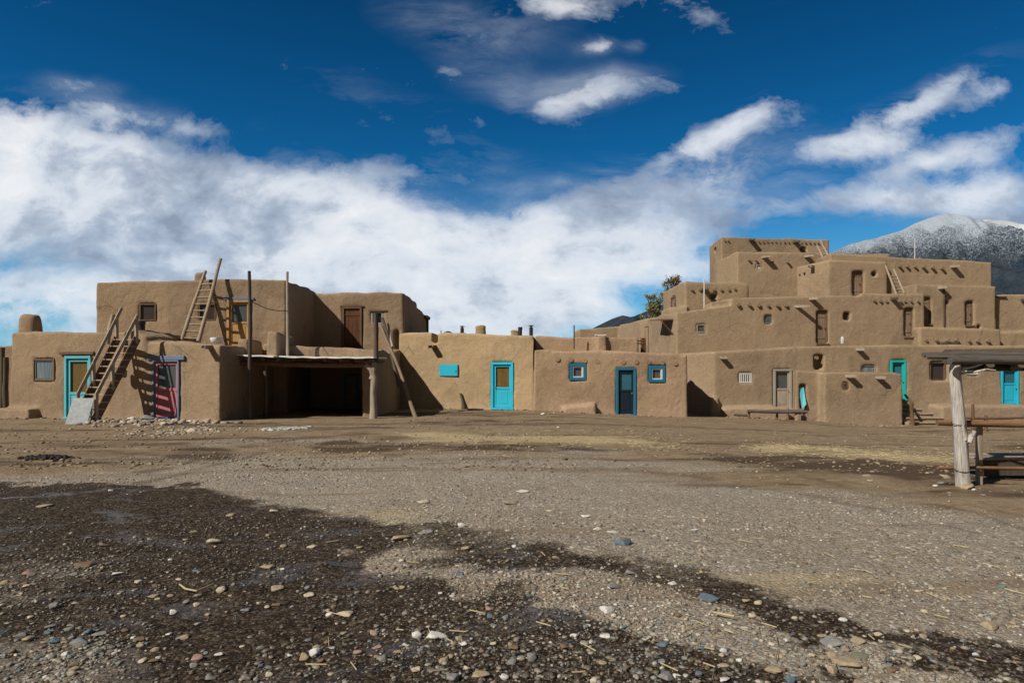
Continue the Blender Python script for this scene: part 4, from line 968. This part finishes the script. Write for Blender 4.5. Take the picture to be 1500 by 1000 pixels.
# gravel: one mesh of many pebbles
def pebbles(name,N,sub,sizes,sampler,keepf,palette,mat,zsq=.55,seed=1):
    r=np.random.default_rng(seed); V0,F0=ico(sub)
    X,Y=sampler(r,N); k=keepf(r,X,Y); X,Y=X[k],Y[k]; n=len(X)
    Z=gz(X,Y); s=sizes(r,n,Y); sx=s*r.uniform(.8,1.5,n); sy=s*r.uniform(.7,1.1,n); szz=s*zsq*r.uniform(.6,1.3,n); a=r.uniform(0,PI,n)
    m=len(V0); base=V0[None]*(1+r.uniform(-.30,.26,(n,m,1)))
    bx=base[:,:,0]*sx[:,None]; by=base[:,:,1]*sy[:,None]; bz=base[:,:,2]*szz[:,None]
    ca,sa=np.cos(a)[:,None],np.sin(a)[:,None]
    V=np.stack([bx*ca-by*sa+X[:,None],bx*sa+by*ca+Y[:,None],bz+(Z+szz*.35)[:,None]],-1).reshape(-1,3)
    F=(F0[None]+(np.arange(n)*m)[:,None,None]).reshape(-1,3)
    me=bpy.data.meshes.new(name); me.vertices.add(len(V)); me.vertices.foreach_set('co',V.ravel()); me.loops.add(len(F)*3); me.loops.foreach_set('vertex_index',F.ravel()); me.polygons.add(len(F)); me.polygons.foreach_set('loop_start',np.arange(0,len(F)*3,3)); me.polygons.foreach_set('loop_total',np.full(len(F),3)); me.update()
    pal=np.array(palette); ci=pal[r.integers(0,len(pal),n)]*r.uniform(.7,1.25,(n,1)); w=wetness(X,Y); ci=ci*(1-np.where(r.random(n)<.7,.60,.15)*np.clip(w,0,1))[:,None]
    col=np.ones((n,m,4)); col[:,:,:3]=ci[:,None,:]; at=me.color_attributes.new('pc','FLOAT_COLOR','POINT'); at.data.foreach_set('color',col.ravel())
    wa=me.attributes.new('wet','FLOAT','POINT'); wa.data.foreach_set('value',np.repeat(w,m).astype(np.float32))
    me.materials.append(mat); o=bpy.data.objects.new(name,me); COL.objects.link(o); return o
t=NT('pebble'); a=t.n('ShaderNodeVertexColor'); a.layer_name='pc'; v=t.coord(); n=t.noise(v,60,4,.7)
w_=t.n('ShaderNodeAttribute'); w_.attribute_name='wet'
pebm=t.fin(t.mix(t.ramp(n,[(.35,0),(.65,1)]),t.mix(1,a.outputs['Color'],(.7,.68,.66),'MULTIPLY'),a.outputs['Color']),t.math('SUBTRACT',.8,t.math('MULTIPLY',w_.outputs['Fac'],.38)),t.bump(n,.3,.01),.4)
PAL=[(.33,.28,.21),(.28,.24,.19),(.45,.39,.30),(.25,.24,.22),(.34,.33,.30),(.46,.42,.35),(.17,.14,.10),(.27,.17,.11),(.56,.52,.45),(.37,.29,.19),(.19,.21,.21),(.31,.27,.21),(.40,.35,.27),(.30,.27,.22)]
def samp(y0,y1,p):
    def f(r,N):
        py=H0+CZ*FP/y0-(CZ*FP/y0-CZ*FP/y1)*r.random(N)**p; Y=CZ*FP/(py-H0); X=r.uniform(-.86,.86,N)*Y; return X,Y
    return f
def keepn(r,X,Y):
    w=wetness(X,Y); q=np.stack([X,Y,0*X],1); c=sst(-.1,.25,fbm(q*1.6+3,4)); return r.random(len(X))<(.10+.90*c)*(1-.35*w)
tag(pebbles('gravel',15000,2,lambda r,n,Y: .005+.016*r.random(n)**2.6,samp(3.1,7.5,.9),keepn,PAL,pebm,seed=3),'loose mixed gravel covering the foreground','gravel',kind='stuff')
tag(pebbles('gravel',60000,1,lambda r,n,Y: (.0035+.010*r.random(n)**2.2)*(1+Y*.07),samp(3.2,17,1.0),lambda r,X,Y: r.random(len(X))<(1-.62*wetness(X,Y))*(.12+.88*sst(-.2,.2,fbm(np.stack([X,Y,0*X],1)*.7,3)))*(1-.92*sst(-14,14,interp([(-800,715),(0,705),(140,690),(300,668),(420,652),(560,650),(800,665),(1000,690),(1200,715),(1350,740),(1500,765),(1900,800)],750+FP*X/Y)-(H0+CZ*FP/Y))),PAL,pebm,seed=5),'fine grey gravel spread over the open yard','gravel',kind='stuff')
tag(pebbles('gravel',9000,1,lambda r,n,Y: .012+.035*r.random(n)**3,samp(11,29,1.0),lambda r,X,Y: (Y<27)&(r.random(len(X))<(.1+.9*sst(-.15,.25,fbm(np.stack([X,Y*1.5,0*X],1)*.5+12,4)))),[(.26,.195,.125),(.20,.15,.10),(.30,.23,.15),(.17,.12,.08),(.36,.30,.22)],pebm,.5,71),'sparse clods and stones on the brown earth before the houses','gravel',kind='stuff')
# rubble heap by the pink door
def srub(cx,cy,sx,sy): return lambda r,N:(r.normal(cx,sx,N),r.normal(cy,sy,N))
WP=[(.48,.42,.33),(.36,.30,.22),(.58,.52,.42),(.28,.25,.21),(.42,.34,.25)]
tag(pebbles('rubble',230,2,lambda r,n,Y:.03+.09*r.random(n)**2,srub(-10.9,20.7,.95,.75),lambda r,X,Y:Y<22.2,WP,pebm,.6,9),'heap of pale broken stones before the pink door','rubble',kind='stuff')
tag(pebbles('rubble',420,1,lambda r,n,Y:.02+.05*r.random(n)**2,srub(-9.0,18.6,.65,.7),lambda r,X,Y:Y<21.8,WP,pebm,.4,11),'spread of small pale chips in front of the house corner','rubble',kind='stuff')
tag(pebbles('snow_patch',260,1,lambda r,n,Y:.03+.06*r.random(n),lambda r,N:(r.normal((415-750)/FP*19.2,.28,N),r.normal(19.2,.28,N)),lambda r,X,Y:Y>0,[(.55,.55,.55),(.42,.41,.38)],pebm,.25,12),'thin white patch of leftover snow on the earth before the shade roof','snow patch',kind='stuff')
tag(pebbles('manure_heap',420,1,lambda r,n,Y:.012+.03*r.random(n),lambda r,N:(r.normal(-8.5,.17,N),r.normal(12.5,.12,N)),lambda r,X,Y:Y>0,[(.018,.013,.010),(.03,.022,.016)],pebm,.9,13),'small black heap of manure on the brown earth at left','manure',kind='stuff')
def foot(pls,sp):
    def f(r,N):
        X=[];Y=[]
        for (ax,ay,bx,by) in pls:
            t_=r.random(N//len(pls)); X.append(ax+(bx-ax)*t_); Y.append(ay+(by-ay)*t_-np.abs(r.normal(0,sp,len(t_))))
        return np.concatenate(X),np.concatenate(Y)
    return f
tag(pebbles('rubble',700,1,lambda r,n,Y:.012+.06*r.random(n)**3,foot([(-5,30.5,1,28.4),(1,28.4,7.3,28.2),(9.3,30.3,12.4,29.7),(13.4,29.1,16.8,29.0),(-18,24.3,-12,23)],.35),lambda r,X,Y:Y>0,[(.20,.15,.10),(.28,.22,.15),(.36,.29,.2),(.18,.14,.10)],pebm,.6,31),'crumbs of stone and plaster along the foot of the adobe walls','rubble',kind='stuff')
# straw lying on the ground
r=np.random.default_rng(21); V=[];F=[]
def straws(n,fx,L=.09,wd=.004):
    for i in range(n):
        x,y=fx(); z=g1(x,y)+.012; a=random.uniform(0,PI); l=L*random.uniform(.4,1.3); dx,dy=math.cos(a)*l/2,math.sin(a)*l/2; nx,ny=-math.sin(a)*wd,math.cos(a)*wd; b=len(V); h=random.uniform(-.008,.012)
        V.extend([(x-dx-nx,y-dy-ny,z),(x+dx-nx,y+dy-ny,z+h+.004),(x+dx+nx,y+dy+ny,z+h+.004),(x-dx+nx,y-dy+ny,z),(x-dx,y-dy,z+.006),(x+dx,y+dy,z+h+.01)])
        F.extend([(b,b+1,b+5,b+4),(b+4,b+5,b+2,b+3)])
def fs():
    if random.random()<.5: px=random.uniform(580,1010); py=random.gauss(float(interp([(540,632),(700,640),(900,643),(1010,646)],px)),9)
    else: px=random.uniform(1080,1420); py=random.gauss(float(interp([(1050,648),(1150,652),(1250,662),(1400,668)],px)),7)
    y=CZ*FP/(max(py,610)-H0); return (px-750)/FP*y,y
straws(900,fs,.10,.005)
def fn():
    py=random.uniform(760,1000); y=CZ*FP/(py-H0); return random.uniform(-.3,.8)*y,y
straws(110,fn,.10,.0022)
ms=plain_mat('dry_straw',(.42,.34,.19),.8)
tag(rawmesh('straw',V,F,ms),'dry straw strewn in two yellowish bands across the yard','straw',kind='stuff')
q=[ground_at(a,b) for a,b in ((263,861),(272,868),(288,871),(303,865),(313,860))]
tag(MB().tube([(a,b,c+.03) for a,b,c in q],[.006,.007,.007,.006,.004],6).build('dry_twig',ms,None,loc=q[0],smooth=True),'curved pale twig lying on the dark wet gravel at left','twig')
q=[ground_at(a,b) for a,b in ((1046,903),(1076,909))]
tag(MB().tube([(a,b,c+.03) for a,b,c in q],.008,6).build('dry_twig',ms,None,loc=q[0]),'straight pale stick beside the slate blue stone at right','twig')

# ================================================================= MOUNTAINS
def mountain_mat(name,snow,tree):
    t=NT(name); v=t.coord(); ge=t.n('ShaderNodeNewGeometry'); sx=t.n('ShaderNodeSeparateXYZ'); t.l(ge.outputs['Position'],sx.inputs[0])
    z=t.math('DIVIDE',sx.outputs['Z'],720.0)
    big=t.noise(v,.0035,5,.65); tr=t.noise(v,.10,3,.85); tr2=t.noise(v,.26,2,.8)
    f=t.math('ADD',t.math('MULTIPLY',tr,.6),t.math('MULTIPLY',tr2,.4))
    dens=t.math('ADD',t.math('MULTIPLY',z,1.05),t.math('MULTIPLY',big,.62))   # more snow high up
    k=t.math('ADD',f,t.math('MULTIPLY',t.math('SUBTRACT',dens,tree),.55))
    sn=t.ramp(k,[(.46,0),(.66,1)])
    ground=t.mix(t.ramp(t.noise(v,.012,4,.7),[(.4,0),(.6,1)]),(.018,.032,.050),(.042,.054,.068))  # bluish slope colours carry the haze of distance
    col=t.mix(sn,ground,snow)
    return t.fin(col,.9,t.bump(f,.9,9.0),.1)
def ridge(name,sil,D,near,mat,amp,seed,label=None):
    pxs=np.arange(sil[0][0],sil[-1][0]+1,2.2); Hs=(H0-interp(sil,pxs))/FP*D
    rows=150; V=[]; 
    tt=np.linspace(0,1,rows); XX=(pxs-750)/FP*D
    Xm=np.repeat(XX[None],rows,0); Ym=near+(D-near)*np.repeat(tt[:,None],len(pxs),1)
    q=np.stack([Xm.ravel(),Ym.ravel()*.55,0*Xm.ravel()+seed],1)/ (D*.055)
    rd=(1-np.abs(fbm(q,5,.55))*3.2).reshape(Xm.shape)
    prof=np.repeat((tt**1.15)[:,None],len(pxs),1)
    env=np.sin(PI*np.clip(prof,0,1))**.8
    Z=np.repeat(Hs[None],rows,0)*prof*(1+amp*(rd-.6)*env)
    jag=fbm(np.stack([XX/ (D*.012),0*XX,0*XX+seed],1),4)*D*.0012; Z+=jag[None]*prof
    # back slope
    Xb=np.concatenate([Xm,Xm[-1:],Xm[-1:]]); Yb=np.concatenate([Ym,Ym[-1:]+D*.1,Ym[-1:]+D*.3]); Zb=np.concatenate([Z,Z[-1:]*.7,Z[-1:]*0-20]); Zb[0]=-20
    Xb=Xb*(Yb/D)**.0
    nr,nc=Xb.shape; idx=np.arange(nr*nc).reshape(nr,nc); F=np.stack([idx[:-1,:-1],idx[:-1,1:],idx[1:,1:],idx[1:,:-1]],-1).reshape(-1,4)
    o=rawmesh(name,np.stack([Xb.ravel(),Yb.ravel(),Zb.ravel()],1),F.tolist(),mat,smooth=True); o['kind']='structure'; return o
SIL=[(760,545),(860,484),(880,474),(896,466),(912,461),(925,464),(945,456),(965,447),(1000,438),(1080,415),(1150,392),(1215,371),(1245,357),(1280,349),(1320,337),(1345,325),(1368,316),(1386,312),(1402,316),(1440,329),(1470,338),(1500,350),(1560,365),(1650,372),(1800,400),(2000,470)]
ridge('mountain',SIL,3600,1300,mountain_mat('snowy_forest_slope',(.36,.42,.50),1.13),.28,3)
SIL2=[(1250,420),(1380,340),(1420,326),(1445,321),(1480,324),(1510,330),(1600,318),(1750,345),(1950,420)]
ridge('mountain',SIL2,6500,4200,mountain_mat('snowy_far_slope',(.5,.54,.6),.45),.35,8)

# ================================================================= TREES behind
def leaf_mat():
    t=NT('autumn_leaves'); a=t.n('ShaderNodeVertexColor'); a.layer_name='pc'
    t.fin(a.outputs['Color'],.7,None,.3)
    tr=t.n('ShaderNodeBsdfTranslucent'); t.l(a.outputs['Color'],tr.inputs['Color']); m=t.n('ShaderNodeMixShader'); m.inputs[0].default_value=.35
    t.l(t.b.outputs[0],m.inputs[1]); t.l(tr.outputs[0],m.inputs[2]); t.l(m.outputs[0],t.out.inputs['Surface']); return t.m
LM=leaf_mat()
def tree(label,px,ytop,D,wpx,cols,seed,group='cottonwood trees behind the pueblo'):
    rr=random.Random(seed); x,_=P(px,D); top=T(ytop,D); R=wpx/2/FP*D
    tr=thing('cottonwood_tree',label,'tree',(x,D,-.3),group)
    m=MB(); m.tube([(x,D,-.5),(x+.1,D,top*.25),(x-.1,D,top*.5),(x,D,top*.8)],[.35,.24,.15,.05],10,1)
    tips=[]
    for k in range(26):
        a=rr.uniform(0,2*PI); h=rr.uniform(.3,.75)*top; e=R*rr.uniform(.45,.95); zt=h+rr.uniform(.1,.32)*top
        sh=math.sqrt(max(.05,1-((zt-top*.62)/(top*.42))**2)); e*=sh
        p0=Vector((x,D,h)); p2=Vector((x+math.cos(a)*e,D+math.sin(a)*e,min(zt,top*.97))); p1=p0.lerp(p2,.5)+Vector((0,0,-.2))
        m.tube([p0,p1,p2],[.10,.06,.025],6,1); tips+= [p2,p1.lerp(p2,.5)]
        for j in range(3):
            q=p2+Vector((rr.uniform(-1,1),rr.uniform(-1,1),rr.uniform(-.5,1)))*R*.28; m.tube([p1,q],[.035,.012],5); tips.append(q)
    m.build('trunk',M['darkw'],tr,smooth=True)
    V=[];F=[];C=[]
    for tp in tips:
        cl=rr.choice(cols); nL=rr.randint(18,50); rad=R*rr.uniform(.12,.24)
        for i in range(nL):
            c=tp+Vector((rr.gauss(0,1),rr.gauss(0,1),rr.gauss(0,.8)))*rad*.7; s=rr.uniform(.05,.11)
            u=Vector((rr.gauss(0,1),rr.gauss(0,1),rr.gauss(0,1))).normalized(); v=u.orthogonal().normalized()
            b=len(V); V+= [tuple(c-u*s),tuple(c+v*s*.7),tuple(c+u*s),tuple(c-v*s*.7)]; F.append((b,b+1,b+2,b+3)); k=rr.uniform(.7,1.3); C+= [(cl[0]*k,cl[1]*k,cl[2]*k,1)]*4
    o=rawmesh('crown',V,F,LM,tr); at=o.data.color_attributes.new('pc','FLOAT_COLOR','POINT'); at.data.foreach_set('color',np.array(C,dtype=np.float32).ravel())
G=[(.33,.28,.13),(.30,.26,.14),(.42,.31,.12),(.36,.27,.13)]
tree('green tree between the dark hill and the stepped rooms, left of the pair',957,431,62,32,[(.33,.31,.15),(.30,.29,.14),(.22,.24,.11)],1)
tree('golden topped tree rising just behind the small third storey room',990,407,64,42,G+[(.24,.17,.04)],2)

# ================================================================= SKY
w=bpy.data.worlds.new('World'); S.world=w; w.use_nodes=True; nt=w.node_tree; nt.nodes.clear()
def N(t,**k):
    n=nt.nodes.new(t)
    for a,b in k.items(): setattr(n,a,b)
    return n
def lk(a,b): nt.links.new(a,b)
def mth(op,a,b=0.0,c=None,clamp=False):
    m=N('ShaderNodeMath',operation=op); m.use_clamp=clamp
    for i,v in enumerate((a,b,c)):
        if v is None: continue
        if hasattr(v,'links'): lk(v,m.inputs[i])
        else: m.inputs[i].default_value=v
    return m.outputs[0]
def mxc(f,a,b,mode='MIX'):
    m=N('ShaderNodeMix',data_type='RGBA',blend_type=mode)
    for i,v in ((0,f),(6,a),(7,b)):
        if hasattr(v,'links'): lk(v,m.inputs[i])
        elif i==0: m.inputs[0].default_value=v
        else: m.inputs[i].default_value=(*v,1)
    return m.outputs[2]
def rampw(f,stops):
    r=N('ShaderNodeValToRGB'); e=r.color_ramp.elements
    while len(e)<len(stops): e.new(.5)
    for q,(p,c) in zip(e,stops): q.position=p; q.color=(c,c,c,1) if not hasattr(c,'__len__') else (*c,1)
    lk(f,r.inputs['Fac']); return r.outputs['Color']
elev=math.atan2(SB,math.hypot(SA,1)); 
sky=N('ShaderNodeTexSky',sky_type='NISHITA'); sky.sun_disc=False; sky.sun_elevation=elev
sky.sun_rotation=math.atan2(-SA,-1.0)   # azimuth of the sun measured from +Y clockwise
sky.altitude=2100; sky.air_density=1.0; sky.dust_density=.4; sky.ozone_density=3.0
SKYS=.10
hs=N('ShaderNodeHueSaturation'); hs.inputs['Saturation'].default_value=1.30; hs.inputs['Value'].default_value=.85; lk(sky.outputs[0],hs.inputs['Color'])
tc=N('ShaderNodeTexCoord'); sp=N('ShaderNodeSeparateXYZ'); lk(tc.outputs['Generated'],sp.inputs[0])
ay=mth('MAXIMUM',mth('ABSOLUTE',sp.outputs['Y']),.05)
u=mth('DIVIDE',sp.outputs['X'],ay); vv=mth('DIVIDE',sp.outputs['Z'],ay)
cb=N('ShaderNodeCombineXYZ'); lk(u,cb.inputs[0]); lk(vv,cb.inputs[1])
uv=cb.outputs[0]
def nz(vec,scale,det=6,rough=.6,dist=0.0,map_=None,lac=2.0):
    if map_:
        mp=N('ShaderNodeMapping'); mp.inputs['Location'].default_value=map_.get('l',(0,0,0)); mp.inputs['Rotation'].default_value=map_.get('r',(0,0,0)); mp.inputs['Scale'].default_value=map_.get('s',(1,1,1)); lk(vec,mp.inputs['Vector']); vec=mp.outputs[0]
    n=N('ShaderNodeTexNoise'); n.inputs['Scale'].default_value=scale; n.inputs['Detail'].default_value=det; n.inputs['Roughness'].default_value=rough; n.inputs['Distortion'].default_value=dist; lk(vec,n.inputs['Vector']); return n.outputs['Fac'],n.outputs['Color']
# warp coordinates a little so shapes are not plain ellipses
_,wc=nz(uv,3.2,4,.6)
wv=N('ShaderNodeVectorMath',operation='SUBTRACT'); lk(wc,wv.inputs[0]); wv.inputs[1].default_value=(.5,.5,.5)
ws=N('ShaderNodeVectorMath',operation='MULTIPLY'); lk(wv.outputs[0],ws.inputs[0]); ws.inputs[1].default_value=(.10,.08,0)
wa=N('ShaderNodeVectorMath',operation='ADD'); lk(uv,wa.inputs[0]); lk(ws.outputs[0],wa.inputs[1]); UVW=wa.outputs[0]
# cloud masses: px,py,rx,ry,angle(deg, counter-clockwise),strength
BL=[(60,300,400,85,-8,1.3),(300,315,260,75,-14,1.25),(120,225,260,45,-14,.55),(480,340,170,62,-14,.8),(620,360,150,50,-5,.75),(860,325,150,50,16,1.1),(800,390,220,50,8,1.0),(560,430,330,50,0,.8),(300,430,300,45,0,.5),(60,420,150,40,0,.4),(990,300,190,45,18,.85),(1010,225,150,24,24,.8),(1070,185,65,18,28,.8),(850,135,85,26,12,.95),(690,34,110,34,-8,.6),(820,8,50,14,0,.6),(875,65,24,10,10,.6),(930,60,16,9,20,.6),(570,255,60,22,0,.6),(1360,142,105,19,24,.95),(1465,137,60,18,18,.9),(1255,215,70,16,10,.8),(1455,208,75,24,12,.8),(1340,238,80,11,18,.5),(1300,290,150,26,6,.85),(1150,310,120,24,10,.6),(1480,272,50,20,5,.8),(1430,300,150,26,0,.75),(1480,322,70,14,0,.9),(740,120,120,40,-30,.35),(620,200,180,40,-25,.4),(160,165,60,14,-10,.55),(275,185,50,12,-10,.5),(120,130,50,14,0,.4),(680,470,300,45,0,.9),(420,480,500,45,0,.45)]
acc=None
for (px,py,rx,ry,an,stg) in BL:
    mp=N('ShaderNodeMapping',vector_type='TEXTURE'); mp.inputs['Location'].default_value=((px-750)/FP,(H0-py)/FP,0); mp.inputs['Rotation'].default_value=(0,0,math.radians(an)); mp.inputs['Scale'].default_value=(rx/FP,ry/FP,1)
    lk(UVW,mp.inputs['Vector']); ln=N('ShaderNodeVectorMath',operation='LENGTH'); lk(mp.outputs[0],ln.inputs[0])
    e=mth('MULTIPLY',mth('EXPONENT',mth('MULTIPLY',mth('POWER',ln.outputs['Value'],2.0),-.9)),stg)
    acc=e if acc is None else mth('ADD',acc,e)
accs=mth('MINIMUM',acc,1.45)
mpa={'r':(0,0,math.radians(-16)),'s':(1.0,2.3,1)}
n1a,_=nz(UVW,2.8,7,.55,.2,mpa); iso,_=nz(UVW,8.0,10,.66,.25,{'r':(0,0,.3),'s':(1,1.35,1)}); fi,_=nz(UVW,24.0,8,.65,.2,{'s':(1,1.7,1),'r':(0,0,-.25)}); n1=mth('ADD',mth('ADD',mth('MULTIPLY',n1a,.52),mth('MULTIPLY',iso,.40)),mth('MULTIPLY',mth('SUBTRACT',fi,.0),.08))
mpb={'r':(0,0,math.radians(-16)),'s':(1.0,2.3,1),'l':(.028,-.035,0)}
n2a,_=nz(UVW,2.8,5,.52,.2,mpb); iso2,_=nz(UVW,8.0,7,.60,.25,{'r':(0,0,.3),'s':(1,1.35,1),'l':(.05,-.07,0)}); n2=mth('ADD',mth('MULTIPLY',n2a,.6),mth('MULTIPLY',iso2,.4))
n3,_=nz(UVW,1.9,6,.6,.2,{'s':(1,2.4,1),'l':(3.3,1.2,0)})
dens=mth('ADD',mth('MULTIPLY',accs,.62),mth('MULTIPLY',mth('SUBTRACT',n1,.5),3.3))
cov=rampw(dens,[(.24,0),(.38,.24),(.52,.60),(.72,.88),(1.0,.97)])
thin,_=nz(UVW,2.3,8,.65,.4,{'r':(0,0,math.radians(-24)),'s':(1,3.5,1),'l':(7,2,0)})
wisp=mth('MULTIPLY',rampw(thin,[(.48,0),(.78,.42)]),rampw(acc,[(.06,0),(.5,1)]))
cov=mth('MAXIMUM',cov,wisp)
shade=mth('ADD',mth('MULTIPLY',mth('SUBTRACT',n2,n1),3.4),mth('ADD',mth('MULTIPLY',mth('SUBTRACT',n3,.5),2.6),.62),clamp=True)
ccol=rampw(shade,[(0,(.28,.34,.45)),(.35,(.46,.53,.64)),(.62,(.72,.77,.84)),(1,(.90,.91,.93))])
# clear-sky colour: nishita
tint=mxc(1.0,hs.outputs[0],(.20,.92,1.02),'MULTIPLY'); skc=N('ShaderNodeVectorMath',operation='SCALE'); lk(tint,skc.inputs[0]); skc.inputs['Scale'].default_value=SKYS
hz=rampw(sp.outputs['Z'],[(.0,.85),(.10,.45),(.24,0)]); dp=N('ShaderNodeVectorMath',operation='SCALE'); lk(skc.outputs[0],dp.inputs[0]); lk(rampw(sp.outputs['Z'],[(.12,1.12),(.50,.62)]),dp.inputs['Scale']); SKY2=mxc(hz,dp.outputs[0],(.22,.45,.66))
CL=1.0
cm=N('ShaderNodeVectorMath',operation='SCALE'); lk(ccol,cm.inputs[0]); cm.inputs['Scale'].default_value=CL
front=rampw(sp.outputs['Y'],[(.0,0),(.25,1)]); cov=mth('MULTIPLY',cov,front)
pale=rampw(nz(tc.outputs['Generated'],2.0,5)[0],[(.35,(.05,.07,.10)),(.65,(.11,.12,.13))])  # unseen sky behind the camera, dimmed and greyed for low neutral fill
fc=mxc(cov,mxc(front,pale,SKY2),cm.outputs[0])
bg=N('ShaderNodeBackground'); lk(fc,bg.inputs['Color']); bg.inputs['Strength'].default_value=1.0
wo=N('ShaderNodeOutputWorld'); lk(bg.outputs[0],wo.inputs['Surface'])

# ================================================================= SUN, CAMERA
sl=bpy.data.lights.new('Sun','SUN'); sl.energy=5.0; sl.angle=math.radians(.5); sl.color=(1,.93,.81)
so=bpy.data.objects.new('Sun',sl); COL.objects.link(so)
so.rotation_euler=Vector((SA,1,-SB)).to_track_quat('-Z','Y').to_euler(); so.location=(-20,-20,30)
cam=bpy.data.cameras.new('Camera'); cam.sensor_width=36; cam.lens=24; cam.shift_y=.03; cam.clip_end=30000; cam.clip_start=.05
co=bpy.data.objects.new('Camera',cam); COL.objects.link(co); co.location=(0,0,CZ); co.rotation_euler=(math.radians(90),0,0); S.camera=co
S.view_settings.view_transform='Standard'; S.view_settings.look='None'; S.view_settings.exposure=0; S.view_settings.gamma=1
